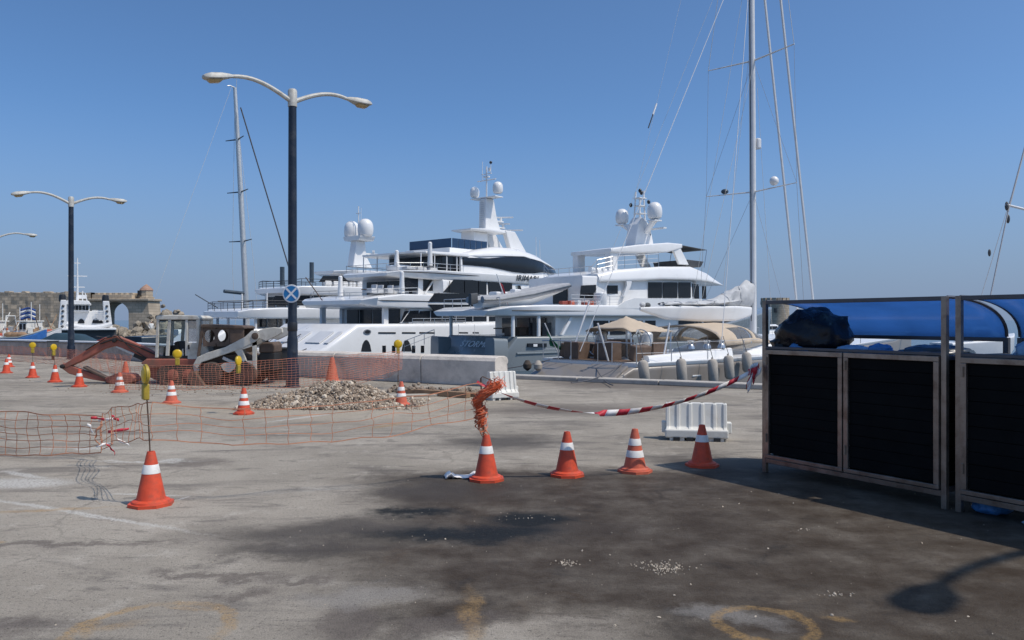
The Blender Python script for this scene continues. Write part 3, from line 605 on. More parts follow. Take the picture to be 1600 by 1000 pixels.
# upper works and mast
for i in range(6):
    u0 = 9.4 + i * .68; MB().box((u0 + .32, -2.5, 9.05), (.62, .05, .75)).build('wind_screen', 'blue_glass', y1); MB().box((u0 + .32, 2.5, 9.05), (.62, .05, .75)).build('wind_screen', 'blue_glass', y1)
MB().box((9.3, 0, 9.05), (.05, 4.9, .75)).build('wind_screen', 'blue_glass', y1)
deck(y1, 'sun_deck', [(9.0, 2.6, 2.6, 8.2, 8.66), (19, 2.6, 2.4, 8.3, 8.66)], r=.1)
MB().loft([(13.7, .8, .75, 8.6, 10.5), (15.4, .8, .75, 8.6, 10.5)], .15, 3).build('mast_plinth', 'gelcoat', y1)
MB().loft([(12.9, 1.1, 1.2, 10.5, 10.62), (14.4, 1.5, 1.5, 10.48, 10.72), (17.4, 1.4, 1.3, 10.5, 10.8)], .08, 2).build('mast_shelf', 'gelcoat', y1)
b = MB(); b.prism([(17.0, 10.75), (18.3, 10.75), (20.3, 8.5), (18.0, 8.5)], -1.45, -.95); b.prism([(17.0, 10.75), (18.3, 10.75), (20.3, 8.5), (18.0, 8.5)], .95, 1.45); b.build('mast_arch', 'gelcoat', y1, bevel=.08)
b = MB(); b.prism([(15.5, 10.7), (17.6, 10.7), (17.0, 12.0), (16.6, 13.55), (15.6, 13.55)], -.42, .42); b.build('radar_mast', 'gelcoat', y1, bevel=.08)
b = MB()
for k in range(14): b.box((15.47, 0, 10.9 + k * .19), (.06, .5, .04))
b.build('ladder', 'gelcoat_grey', y1)
MB().box((16.1, 0, 13.62), (1.0, 3.0, .1)).build('dome_platform', 'gelcoat', y1, bevel=.03)
radome(y1, (15.9, 1.25, 14.25), .42, .95); radome(y1, (16.3, -1.15, 14.45), .46, 1.1)
b = MB(); b.tube([(16.1, 0, 13.6), (16.1, 0, 16.4)], .07, 7); b.tube([(16.1, -1.1, 15.2), (16.1, 1.1, 15.2)], .05, 6); b.tube([(16.1, -.6, 15.75), (16.1, .6, 15.75)], .04, 6); b.box((16.1, 0, 15.5), (.3, .5, .12)); b.box((16.1, -.35, 16.1), (.16, .16, .3)); b.tube([(16.1, .5, 15.2), (16.1, .5, 16.9)], .025, 5); b.tube([(16.1, -.5, 15.75), (16.1, -.5, 16.8)], .03, 5); b.build('antenna_mast', 'gelcoat', y1)
MB().ball((16.1, -.5, 16.7), .13).build('wind_sensor', 'black_line', y1)
for (u, z, L) in ((18.0, 12.1, 2.2), (18.3, 11.55, 1.2), (19.2, 11.05, 2.4)):
    b = MB(); b.box((u, 0, z), (.16, L, .12), R(35)); b.tube([(u, 0, z), (u, 0, z - .35)], .12, 8); b.box((u - .6, 0, z - .4), (1.4, .5, .1)); b.build('radar_scanner', 'gelcoat', y1)
for (u, v) in ((20.6, -2.0), (21.5, 1.0), (23.0, -.5)): MB().tube([(u, v, 8.0), (u - .1, v, 10.4)], .02, 5).build('whip_aerial', 'gelcoat_grey', y1)
# name on the flank
u0, z0 = Y1.at(828, 436, -4.25)
text_mesh('name_lettering', 'IRIMARI', .74, .012, 'letters', y1, Matrix.Translation((u0 - .35, -4.22 - .05, 6.40)) @ Matrix.Rotation(R(90), 4, 'X') @ Matrix.Diagonal((1.12, 1, 1, 1)), .15, 1.05)
for v in (-2.4, -.8, .8, 2.4): MB().box((3.36, v, 3.15), (.06, 1.45, 1.1)).build('glass_door', 'dark_glass', y1); MB().box((4.96, v * .85, 5.4), (.06, 1.25, 1.0)).build('glass_door', 'dark_glass', y1)
# deck furniture, seams and small fittings
rn = random.Random(31)
for k in range(5): MB().box((1.2 + .75 * k, -2.6 + .2 * (k % 2), 5.0), (.55, .6, .35)).build('deck_chair', 'canvas_grey', y1, bevel=.05); MB().box((1.4 + .75 * k, -2.6 + .2 * (k % 2), 5.25), (.12, .6, .4), 0, .2).build('chair_back', 'canvas_grey', y1, bevel=.04)
MB().box((2.6, -1.2, 5.15), (1.8, .9, .07)).build('deck_table', 'teak', y1, bevel=.02)
for k in range(3): MB().box((4.2 + 1.1 * k, -3.2, 6.75), (.95, .6, .22)).build('sun_bed', 'canvas_grey', y1, bevel=.06)
for px in (716, 741): pane(Y1, y1, -4.52, rect(px, 507, px + .7, 528), 'gelcoat_grey', 'hull_seam')
for px in (702, 726, 748): pane(Y1, y1, -4.12, rect(px, 439, px + .6, 457), 'black_line', 'window_joint', out=.05)
for px in (672, 712, 738): pane(Y1, y1, -4.18, rect(px, 486, px + .6, 502), 'gelcoat_grey', 'window_joint', out=.05)
for u in (6.2, 9.5, 13.0, 16.0): MB().lathe([(.09, 0), (.11, .05), (.07, .12)], 8, (u, -4.3, 4.82)).build('deck_light', 'black_line', y1)
for u in (8.6, 12.2, 15.0): MB().box((u, -4.56, 4.52), (.34, .03, .14)).build('vent_grille', 'black_line', y1)
# mooring lines from the stern to the quay
for a, c in (((-4.6, -3.0, 1.0), (-12.0, -6.5, 1.3)), ((-3.0, 0, 1.9), (-14, -8.5, 1.3)), ((-2.5, 3.0, 2.2), (-14.5, -10.5, 1.3))): line(y1, a, c, .035, 'rope_dark', sag=.5)
b = MB(); b.tube([(-1.2, 0, 4.3), (-2.6, .0, 5.9)], .035, 6); b.build('flag_staff', 'teak', y1)

# ------------------------------------------------------------------ white yacht half hidden behind
Y3 = Frame(-26.4, 74.6, 49, WZ)
y3 = thing('superyacht', 'white motor yacht with two close radar domes partly hidden behind the largest yacht', 'yacht', (Y3.ox, Y3.oy, WZ), Y3.a)
def z3(py, k=74): return CZ + (500 - py) / F * k - WZ
deck(y3, 'hull', [(-4.5, 3.4, 3.2, -.5, .8), (-2.5, 3.9, 3.8, -.5, z3(514)), (12, 4.1, 4.1, -.5, z3(512)), (26, 3.4, 3.9, -.5, z3(508)), (36, .3, 1.2, .4, z3(502))], r=.3)
deck(y3, 'upper_deck', [(-1.0, 3.0, 3.2, z3(496), z3(487)), (0, 3.8, 4.0, z3(497.5), z3(483)), (3, 4.0, 4.1, z3(498), z3(480.5)), (24, 3.9, 4.0, z3(498), z3(480)), (30, 2, 2.2, z3(496), z3(482))], r=.15)
deck(y3, 'main_deck_house', [(4.5, 3.2, 3.2, z3(513), z3(497)), (26, 3.0, 3.0, z3(513), z3(497))])
deck(y3, 'upper_deck_house', [(5.5, 3.0, 3.0, z3(481), z3(458)), (24, 2.8, 2.8, z3(481), z3(458))])
for v in (-1.9, 0, 1.9): MB().box((5.46, v, (z3(481) + z3(458)) / 2), (.06, 1.6, 1.0)).build('glass_door', 'dark_glass', y3); MB().box((4.46, v, (z3(513) + z3(497)) / 2), (.06, 1.6, .8)).build('glass_door', 'dark_glass', y3)
pane(Y3, y3, -3.0, [(430, 462), (560, 462), (560, 477), (420, 477)])
deck(y3, 'bridge_deck', [(4.2, 2.6, 2.8, z3(456), z3(449)), (5.5, 3.4, 3.6, z3(459), z3(445)), (10, 3.6, 3.7, z3(459), z3(443)), (24, 3.4, 3.5, z3(459), z3(443))], r=.15)
deck(y3, 'bridge_house', [(13, 2.8, 2.6, z3(444), z3(422)), (24, 2.6, 2.2, z3(444), z3(420))], r=.3)
pane(Y3, y3, -2.8, [(505, 431), (560, 431), (560, 440), (498, 441)])
deck(y3, 'bridge_roof', [(10.5, 1.5, 1.8, z3(420), z3(415)), (12.5, 2.6, 2.8, z3(424), z3(413)), (22, 2.6, 2.4, z3(424), z3(411)), (25, 1.6, 1.4, z3(424), z3(415))], r=.2)
rail(y3, [(8, 3.9, z3(481)), (.2, 3.6, z3(483)), (-.6, 3.0, z3(486)), (-.6, -3.0, z3(486)), (.2, -3.6, z3(483)), (8, -3.9, z3(481))], .75, 'black_line', 1.2, 3, .025)
rail(y3, [(12, 3.5, z3(444)), (5.5, 3.4, z3(445)), (4.6, 2.6, z3(448)), (4.6, -2.6, z3(448)), (5.5, -3.4, z3(445)), (14, -3.5, z3(443))], .7, 'black_line', 1.2, 3, .025)
for (u, v) in ((.6, -3.4), (.6, 3.4), (3.5, -3.5), (3.5, 3.5), (-.2, 0)): MB().tube([(u, v, z3(514)), (u, v, z3(497))], .13, 8).build('deck_post', 'gelcoat_grey', y3)
for (u, v) in ((6.5, 2.8), (6.5, -2.8), (2.5, 2.2), (2.5, -2.2)): MB().tube([(u, v, z3(483)), (u, v, z3(457))], .09, 8).build('deck_post', 'gelcoat_grey', y3)
for px, a, c in ((441, 417, 436), (487, 410, 432)):
    u, zt = Y3.at(px, a, -1.0); _, zb = Y3.at(px, c, -1.0); MB().tube([(u, -1, zb - .6), (u, -1, zt)], .22, 10).build('davit_post', 'hull_dark', y3)
uc, _ = Y3.at(561, 380, 0)
def zc(py): return Y3.at(561, py, 0)[1]
b = MB(); b.prism([(uc - 1.2, zc(418)), (uc + 1.4, zc(418)), (uc + .6, zc(400)), (uc + .4, zc(377)), (uc - .7, zc(377))], -.55, .55); b.build('radar_mast', 'gelcoat', y3, bevel=.1)
MB().loft([(uc - 1.0, 1.2, 1.5, zc(377), zc(370)), (uc + 1.0, 1.2, 1.5, zc(377), zc(370))], .1, 2).build('dome_platform', 'gelcoat', y3)
radome(y3, (uc, 1.25, zc(358)), .85, 1.75); radome(y3, (uc, -1.1, zc(357)), .85, 1.85)
b = MB(); b.tube([(uc, .1, zc(372)), (uc, .1, zc(322))], .06, 6); b.tube([(uc, -.3, zc(333)), (uc, .5, zc(333))], .04, 5); b.tube([(uc, -.35, zc(345)), (uc, -.35, zc(325))], .02, 5); b.build('antenna_mast', 'gelcoat', y3)
b = MB(); b.box((uc + 2.0, 0, zc(392)), (.25, 2.6, .16), R(-40)); b.box((uc + 1.2, 0, zc(396)), (2.4, .6, .16)); b.build('radar_scanner', 'gelcoat', y3)
b = MB(); b.tube([(-.4, 1.5, z3(481)), (-2.4, 2.0, z3(460))], .05, 6); b.tube([(-.4, 1.5, z3(470)), (7, 1.5, z3(465))], .05, 6); b.build('boat_boom', 'hull_dark', y3)
for i in range(6): MB().box((9 + i * 1.0, -2.6, z3(440) + .1), (.8, .7, .5)).build('sun_lounge', 'gelcoat', y3, bevel=.1)

# ------------------------------------------------------------------ motor yacht with blue-grey hull
Y2 = Frame(-1.83, 48.0, 36.5, WZ)
y2 = thing('motor_yacht', 'white motor yacht with blue-grey hull and open top deck behind the sailing yacht', 'yacht', (Y2.ox, Y2.oy, WZ), Y2.a)
def z2_(px, py, v=-3.75): return Y2.at(px, py, v)[1]
zg = z2_(830, 526)
deck(y2, 'hull', [(-1.6, 3.2, 3.1, -.5, .5), (-1.0, 3.4, 3.4, -.5, .75), (-.05, 3.65, 3.65, -.5, zg), (8, 3.75, 3.8, -.5, zg), (14, 3.6, 3.85, -.5, zg + .15), (19, 2.9, 3.6, -.5, zg + .8), (24, 1.5, 2.6, -.5, zg + 1.5), (28, .1, .5, .6, zg + 2.0)], 'hull_blue', .14)
for v in (-3.0, 3.0): MB().loft([(-1.5, .5, .45, .3, 1.9), (-.6, .55, .5, .3, zg - .1)], .2, 3).build('stern_step', 'hull_blue', y2).location = (0, v, 0)
deck(y2, 'rub_rail', [(-.1, 3.72, 3.72, zg - 1.0, zg - .9), (8, 3.82, 3.82, zg - 1.0, zg - .9), (14, 3.78, 3.78, zg - .9, zg - .8)], 'hull_blue', .03)
zb = z2_(900, 494); 
deck(y2, 'main_deck_house', [(3.2, 3.1, 3.1, zg - .1, zb + .05), (14.5, 3.1, 3.1, zg - .1, zb + .05), (19, 2.2, 2.0, zg - .1, zb + .05)])
deck(y2, 'boat_deck', [(-1.6, 2.6, 3.0, zb + .02, zb + .3), (-.4, 3.5, 3.7, zb, zb + .55), (2, 3.75, 3.78, zb, zb + .66), (9, 3.75, 3.75, zb, zb + .7), (14.5, 3.6, 3.6, zb, zb + .72), (19, 2.4, 2.6, zb + .1, zb + .75)], r=.12)
b = MB(); b.loft([(-.4, 3.64, 3.66, zb + .28, zb + .33), (2, 3.8, 3.8, zb + .28, zb + .33), (14.5, 3.64, 3.64, zb + .28, zb + .33)], .02, 1); b.build('boot_stripe', 'black_line', y2)
zw = z2_(1040, 466, -3.0); zr = z2_(1040, 438, -3.0); zbd = zb + .66
for s in (-1, 1):
    pl = [Y2.at(965, 478, -3.7), Y2.at(978, 470, -3.7), Y2.at(990, 466, -3.7), Y2.at(1096, 467, -3.7), Y2.at(1096, 483, -3.7), Y2.at(960, 482, -3.7)]
    MB().prism(pl, s * 3.7 - .06, s * 3.7 + .06).build('bulwark', 'gelcoat', y2)
deck(y2, 'wheelhouse', [(5.7, 2.7, 2.7, zbd, zr + .1), (9, 2.9, 2.9, zbd, zr + .1), (15.6, 2.9, 2.8, zbd, zr + .1), (17.3, 2.0, 1.8, zbd, zr + .05)], r=.12)
rt = lambda px, py: Y2.at(px, py, -2.6)
st = []
for px, pt, pb, wd in ((916, 437, 441, 2.0), (938, 427, 440.5, 3.0), (966, 421, 440, 3.3), (1038, 416, 437, 3.3), (1085, 416, 438, 3.2), (1109, 426, 441, 2.8), (1131, 443.5, 446, 2.0)):
    u, zt_ = Y2.at(px, pt, -wd); _, zb_ = Y2.at(px, pb, -wd); st.append((u, wd, wd - .25, zb_, zt_))
deck(y2, 'wheelhouse_roof', st, r=.22)
for a, c in ((1013, 1034), (1036, 1058), (1060.5, 1079)): pane(Y2, y2, -2.9, rect(a, 441, c, 465.5))
for a, c in ((1085, 1092), (1097, 1103)): pane(Y2, y2, -2.86, rect(a, 447, c, 467))
for k in range(3):
    u = 15.9 + k * .5; MB().box((u, -2.72 + k * .22, (zw + zr) / 2 + .02), (.34, .05, .9), R(24 + k * 2)).build('window', 'dark_glass', y2)
pane(Y2, y2, -2.76, [(908, 446), (931, 445), (931, 466), (906, 466)]); pane(Y2, y2, -2.85, [(949, 446), (965, 446), (965, 459), (949, 459)])
b = MB(); b.prism([Y2.at(977, 437, -3.1), Y2.at(986, 437, -3.1), Y2.at(984, 447, -3.1), Y2.at(977, 463, -3.1), Y2.at(972, 463, -3.1), Y2.at(978, 446, -3.1)], -3.2, -3.05); b.build('buttress', 'gelcoat', y2)
for a, c in ((927, 950), (953, 980), (985, 1004), (1008, 1024), (1060, 1096), (1100, 1128), (1132, 1150)): pane(Y2, y2, -3.1, rect(a, 501, c, 523))
for a, c in ((826, 839), (847, 861)): pane(Y2, y2, -3.1, rect(a, 504, c, 524.5), 'dark_glass', 'door')
b = MB(); b.prism([Y2.at(891, 495, -3.5), Y2.at(894, 497, -3.5), Y2.at(880, 523, -3.5), Y2.at(876, 523, -3.5)], -3.55, -3.4); b.build('buttress', 'gelcoat', y2)
for (u, v) in ((-.1, -3.3), (-.1, 3.3), (1.6, -3.5)): MB().tube([(u, v, zg), (u, v, zb + .05)], .11, 8).build('deck_post', 'gelcoat', y2)
pane(Y2, y2, -3.70, rect(824, 536.5, 853, 542), 'dark_glass', 'hull_window', .12, .08); pane(Y2, y2, -3.70, rect(832, 537.5, 838, 541.5), 'gelcoat', 'hull_fitting', .12, .10)
# open top deck with hard top and domes
ht = []
for px, pt, pb, wd in ((945, 392, 394, 1.4), (955, 388, 394, 2.0), (1000, 382, 395, 2.1), (1045, 379, 394, 2.1), (1066, 381, 388, 1.9)):
    u, zt_ = Y2.at(px, pt, -wd); _, zb_ = Y2.at(px, pb, -wd); ht.append((u, wd, wd, zb_, zt_))
deck(y2, 'hard_top', ht, r=.1)
ua, za = Y2.at(1058, 386, -1.8); ub, zb2 = Y2.at(1075, 414, -1.8); uc2, _ = Y2.at(1049, 389, -1.8)
for s in (-1, 1):
    MB().prism([(uc2, za - .1), (ua + .2, za), (ub, zb2), (ub - 1.0, zb2)], s * 1.8 - .1, s * 1.8 + .1).build('hard_top_leg', 'gelcoat', y2, bevel=.04)
    u4, z4 = Y2.at(955, 392, -1.6); MB().box((u4, s * 1.6, z4 - .65), (.7, .5, 1.4)).build('hard_top_leg', 'gelcoat', y2, bevel=.05)
u5, z5 = Y2.at(1064, 384, -1.5); u6, z6 = Y2.at(1101, 391, -1.5)
b = MB(); b.add([(u5, -1.7, z5), (u6, -1.7, z6), (u6, 1.7, z6), (u5, 1.7, z5)], [(0, 1, 2, 3)], False); b.build('sun_awning', 'awning_dark', y2, solid=.03)
for s in (-1, 1): MB().tube([(u6, s * 1.7, z6), (u6 - .3, s * 1.7, z6 - 1.3)], .03, 6).build('awning_pole', 'steel', y2)
u7, z7 = Y2.at(1085, 410, -1.5); MB().loft([(u7 - .9, 1.5, 1.7, z7 - .3, z7 + .15), (u7 + .9, 1.3, 1.6, z7 - .3, z7 + .1)], .05, 2).build('wind_screen', 'awning_dark', y2)
def zc2(py, px=1000): return Y2.at(px, py, 0)[1]
um, _ = Y2.at(1000, 340, 0)
b = MB(); b.prism([(um - 1.0, zc2(386)), (um + .9, zc2(386)), (um + .5, zc2(352)), (um - .3, zc2(340)), (um - .7, zc2(352))], -.5, .5); b.build('radar_mast', 'gelcoat', y2, bevel=.06)
b = MB()
for (du, dv, zt_) in ((-.35, .25, 300), (.25, -.25, 298), (.3, .3, 308), (-.3, -.25, 312)): b.tube([(um + du, dv, zc2(352)), (um + du * .7, dv * .7, zc2(zt_))], .06, 6)
for zz in (310, 322, 334, 345): b.box((um, 0, zc2(zz)), (.7, .6, .06))
b.build('antenna_mast', 'gelcoat', y2)
for (du, dv, py) in ((-.4, .5, 320), (.4, -.45, 316), (.0, 0, 298), (.35, .2, 300), (-.5, .4, 370), (.5, -.4, 367)): MB().ball((um + du, dv, zc2(py)), .12, (1, 1, 1.3), 8, 6).build('mast_lamp', 'black_line', y2)
for (px, py, r, v, pxb) in ((972, 338, .47, 1.3, 985), (1023, 329, .52, -1.3, 1012)):
    u, z = Y2.at(px, py, v); radome(y2, (u, v, z), r, r * 2.3)
    b = MB(); b.tube([(u, v, z - r * 1.2), (um + .1 * (1 if v < 0 else -1), v * .3, zc2(365))], [.30, .22], 8, flat=.6); b.box((u, v, z - r * 1.35), (.7, .7, .08)); b.build('dome_bracket', 'gelcoat', y2)
u, z = Y2.at(1030, 357, -1.3); MB().box((u, -1.2, z), (.3, 1.3, .1)).build('radar_scanner', 'gelcoat', y2)
rzt = [(s_[0], s_[1] - .35, s_[4]) for s_ in st]
rail(y2, [(rzt[1][0], 2.6, rzt[1][2]), (rzt[0][0] + .3, 2.2, rzt[0][2]), (rzt[0][0] + .3, -2.2, rzt[0][2]), (rzt[1][0], -2.7, rzt[1][2]), (rzt[2][0], -2.8, rzt[2][2]), (rzt[3][0], -2.8, rzt[3][2])], .85, 'steel', 1.0, 3, .018)
rail(y2, [(-.8, 3.0, zb + .5), (-.8, -3.0, zb + .5)], .55, 'steel', 1.0, 2, .02); rail(y2, [(4.0, -3.6, zbd), (8.2, -3.6, zbd)], .6, 'steel', 1.0, 3, .018)
MB().lathe([(.4, 0), (.42, .05), (.42, .75), (.38, .8), (.05, .82)], 14, (Y2.at(938, 470, -3.3)[0], -3.3, zbd)).build('life_raft', 'gelcoat', y2)
for i in range(7): MB().loft([(-.15, .18, .15, 0, .35), (.2, .18, .12, 0, .3)], .1, 2).build('seat_cushion', 'gelcoat', y2).location = (rzt[1][0] + .6 * i, -2.2 + .1 * i, rzt[1][2] + .1)
text_mesh('name_lettering', 'STORMI', .62, .012, 'letters_pale', y2, Matrix.Translation((-.60, .0, .75 + .6 * (zg - .75) - .02)) @ Matrix.Rotation(R(-90), 4, 'Z') @ Matrix.Rotation(R(52), 4, 'X') @ Matrix.Diagonal((1.25, 1, 1, 1)), .12)
for v in (-1.6, 0, 1.6): MB().box((3.16, v, (zg + zb) / 2), (.06, 1.3, zb - zg - .2)).build('glass_door', 'dark_glass', y2)
MB().box((5.66, -.6, zbd + .75), (.06, 1.4, 1.2)).build('glass_door', 'dark_glass', y2)
for k in range(4): MB().box((.5 + .8 * k, -2.2, zg + .28), (.5, .5, .5)).build('deck_chair', 'teak', y2, bevel=.05)
MB().box((1.6, -1.0, zg + .45), (2.2, 1.0, .07)).build('deck_table', 'teak', y2, bevel=.02)
for k in range(6):
    u = 3.6 + .55 * k; MB().box((u, -3.35, zbd + .13), (.45, .35, .22 + .06 * (k % 3)), .2 * k).build('gear_bag', ('boat_red', 'cone_red_faded', 'gelcoat_grey')[k % 3], y2, bevel=.05)
for u in (3.0, 6.5, 10.0): pane(Y2, y2, -3.76, [Y for Y in rect(0, 0, 1, 1)], 'hull_blue', 'hull_seam') if False else MB().box((u, -3.80, zg - .5), (.03, .02, .8)).build('hull_seam', 'hull_dark', y2)
# guard rail along the stern passage
rail(y2, [(-3.2, 3.8, .9), (-1.4, 3.2, 1.6)], .7, 'steel', .8)

# tender on the boat deck
a = Vector(Y2.at(752, 474, 0) ); 
tn = thing('inflatable_tender', 'grey inflatable tender boat stowed on the aft deck of the blue-grey yacht', 'boat', (Y2.ox, Y2.oy, WZ), Y2.a)
tu0, tz0 = Y2.at(756, 468, -2.6); tu1, tz1 = Y2.at(903, 446, -2.6)
b = MB()
side = lambda s: [(tu0, s * .75 - 1.7, tz0), (tu0 + 1.2, s * .8 - 1.7, tz0 + .05), ((tu0 + tu1) / 2, s * .8 - 1.7, tz0 * .55 + tz1 * .45 - .05), (tu1 - 1.0, s * .6 - 1.7, tz1 - .1), (tu1 - .1, s * .1 - 1.7, tz1 + .02)]
for s in (-1, 1): b.tube(side(s), [.2, .27, .27, .24, .17], 10)
b.build('air_tube', 'tender_grey', tn)
for s in (-1, 1):
    MB().tube([(p[0], p[1] + s * .26, p[2] - .03) for p in side(s)], .05, 6).build('rub_strake', 'hull_dark', tn)
MB().loft([(tu0 + .2, .35, .75, tz0 - .45, tz0 - .02), ((tu0 + tu1) / 2, .2, .75, tz0 - .4, tz0 + .1), (tu1 - .5, .05, .4, tz1 - .35, tz1 - .1)], .06, 2).build('hull', 'gelcoat', tn).location = (0, -1.7, 0)
MB().box((tu0 + 2.9, -1.7, tz0 + .40), (.5, .5, .55)).build('console', 'gelcoat', tn, bevel=.06); MB().box((tu0 + 3.1, -1.7, tz0 + .78), (.04, .5, .25), 0, -.3).build('wind_screen', 'clear_glass', tn)
for du in (1.4, 1.9): MB().box((tu0 + du, -1.7, tz0 + .32), (.35, .8, .35)).build('seat', 'gelcoat', tn, bevel=.08)
MB().loft([(tu0 - .35, .16, .14, tz0 - .3, tz0 + .35), (tu0 + .1, .16, .14, tz0 - .2, tz0 + .4)], .08, 2).build('outboard_motor', 'grey_box', tn).location = (0, -1.7, 0)
MB().box((tu0 + 3, -1.7, (zbd + tz0 - .45) / 2 + .05), (3.0, .6, max(.1, tz0 - .3 - zbd))).build('cradle', 'gelcoat_grey', tn)
ff = thing('ensign', 'small folded red and white ensign on a staff at the tender', 'flag', (Y2.ox, Y2.oy, WZ), Y2.a)
u, z = Y2.at(776, 428, -2.4); ue, ze = Y2.at(792, 470, -2.4)
MB().tube([(u, -2.4, z), (ue, -2.4, ze - .2)], .03, 6).build('flag_staff', 'gelcoat', ff)
b = MB(); b.grid(lambda i, j: (u + (ue - u) * (.3 + .55 * j) + .28 * i * (1 - .3 * j), -2.4 + .08 * math.sin(i * 7 + j * 3), z + (ze - z) * (.3 + .55 * j) - .5 * i * i), 6, 6); b.build('flag_cloth', 'tape_red', ff, solid=.01)

# ------------------------------------------------------------------ sailing yacht at the quay
S1 = Frame(2.34, 24.2, 37, WZ)
s1 = thing('sailing_yacht', 'taupe-hulled sailing yacht with tan awnings and tall mast moored at the kerb', 'sailing yacht', (S1.ox, S1.oy, WZ), S1.a)
zd = S1.at(995, 570, -2.1)[1]; zd2 = S1.at(1166, 552, -2.5)[1]
deck(s1, 'hull', [(-1.0, 1.7, 1.85, -.3, zd - .55), (-.2, 1.95, 2.1, -.4, zd - .08), (2.5, 2.2, 2.4, -.5, zd - .02), (6, 2.35, 2.55, -.5, zd + .05), (10, 2.2, 2.45, -.5, zd2 + .05), (15, 1.3, 1.7, -.4, zd2 + .25), (19.5, .05, .12, .2, zd2 + .5)], 'hull_taupe', .12)
deck(s1, 'toe_rail', [(-.1, 2.05, 2.12, zd - .08, zd + .04), (2.5, 2.38, 2.42, zd - .05, zd + .08), (6, 2.52, 2.57, zd + .02, zd + .14), (10, 2.42, 2.47, zd2 + .02, zd2 + .12), (15, 1.68, 1.72, zd2 + .2, zd2 + .32), (19.5, .1, .14, zd2 + .45, zd2 + .55)], 'gelcoat', .03)
b = MB(); b.loft([(2.0, 2.33, 2.34, zd - .42, zd - .37), (6, 2.50, 2.51, zd - .38, zd - .33), (10, 2.4, 2.41, zd2 - .36, zd2 - .31)], .01, 1); b.build('cove_line', 'gelcoat', s1)
# stern: sloping transom with open garage and bathing platform
def tr(v, t): return (-1.0 + .8 * t - .04, v, zd - .55 + .47 * t + .04)
b = MB(); b.box((-1.12, .35, zd - .62), (.5, 1.7, .32)); b.build('stern_garage', 'black_line', s1)
b = MB(); b.box((-1.6, .35, zd - .80), (1.0, 1.9, .08)); b.build('bathing_platform', 'teak', s1, bevel=.02)
b = MB(); b.box((-.62, -1.15, zd - .30), (.9, 1.5, .1), 0, -.55); b.build('stern_panel', 'hull_taupe', s1, bevel=.03)
# deck house and coamings
deck(s1, 'coach_roof', [(5.6, 1.7, 1.6, zd, zd + .25), (7.0, 1.8, 1.55, zd, zd + .55), (9.5, 1.6, 1.3, zd2, zd2 + .5), (12.5, .9, .7, zd2 + .1, zd2 + .35)], r=.15)
for s in (-1, 1): deck(s1, 'cockpit_coaming', [(.6, .18, .14, zd, zd + .22), (4.4, .2, .15, zd, zd + .38)], r=.08).location = (0, s * 1.75, 0)
MB().box((1.8, 0, zd + .03), (3.8, 3.2, .05)).build('cockpit_sole', 'teak', s1)
# bimini: two bowed awnings on poles
def canopy(u0, u1, w0, z0, rise, name, pitch=0.0, sagm=0.06):
    def f(i, j):
        v = (j - .5) * 2; return (u0 + (u1 - u0) * i, v * w0, z0 + rise * (1 - v * v) + pitch * i - sagm * math.sin(math.pi * i) * (1 - abs(v) * .5) + .012 * math.sin(i * 19 + j * 11))
    return MB().grid(f, 14, 12).build(name, 'canvas_tan', s1, solid=.015)
zA = S1.at(980, 512, 0)[1]; zB = S1.at(1110, 512, 0)[1]
def tent(i, j):
    v = (j - .5) * 2; u = .75 + 1.9 * i; r_ = max(abs(v), abs(i - .45) * 1.7); return (u, v * 1.0, zA - .12 + .52 * max(0, 1 - r_ ** .8) + .01 * math.sin(i * 15 + j * 9))
MB().grid(tent, 16, 14).build('cockpit_awning', 'canvas_tan', s1, solid=.015)
def hood(i, j):     # spray hood: an arch across, dropping to the coach roof forward
    v = (j - .5) * 2; a = v * math.pi / 2 * .98; top = zB + .18 - 1.05 * max(0, i - .55) ** 1.5 * 2.2 - .10 * (1 - i) ** 3
    w_ = 1.8 - .25 * i; base = zd + .35 + .1 * i
    return (4.0 + 3.3 * i, w_ * math.sin(a), base + (top - base) * max(0, math.cos(a)) ** .62)
n_u, n_v = 18, 20; b = MB(); c = MB()
vs = [hood(i / n_u, j / n_v) for j in range(n_v + 1) for i in range(n_u + 1)]
fa = []; fb = []
for j in range(n_v):
    for i in range(n_u):
        f = (j * (n_u + 1) + i, j * (n_u + 1) + i + 1, (j + 1) * (n_u + 1) + i + 1, (j + 1) * (n_u + 1) + i)
        jj = min(j, n_v - 1 - j)
        win = (1 <= jj <= 4) and (5 <= i <= 15) and not i == 10
        (fb if win else fa).append(f)
b.add(vs, fa); c.add(vs, fb); b.build('spray_hood', 'canvas_tan', s1, solid=.02); c.build('spray_hood_window', 'clear_pvc', s1)
for (u, v) in ((.8, .95), (.8, -.95), (2.6, .95), (2.6, -.95)): MB().tube([(u * .9 + .1, v * 1.1, zd), (u, v, zA - .1)], .025, 6).build('awning_pole', 'steel', s1)
MB().tube([(1.6, 0, zd), (1.6, 0, zA + .38)], .03, 6).build('awning_pole', 'steel', s1)
for u in (4.1, 5.7): MB().tube([hood((u - 4.0) / 3.3, k / 12) for k in range(13)], .02, 6).build('hood_hoop', 'steel', s1)
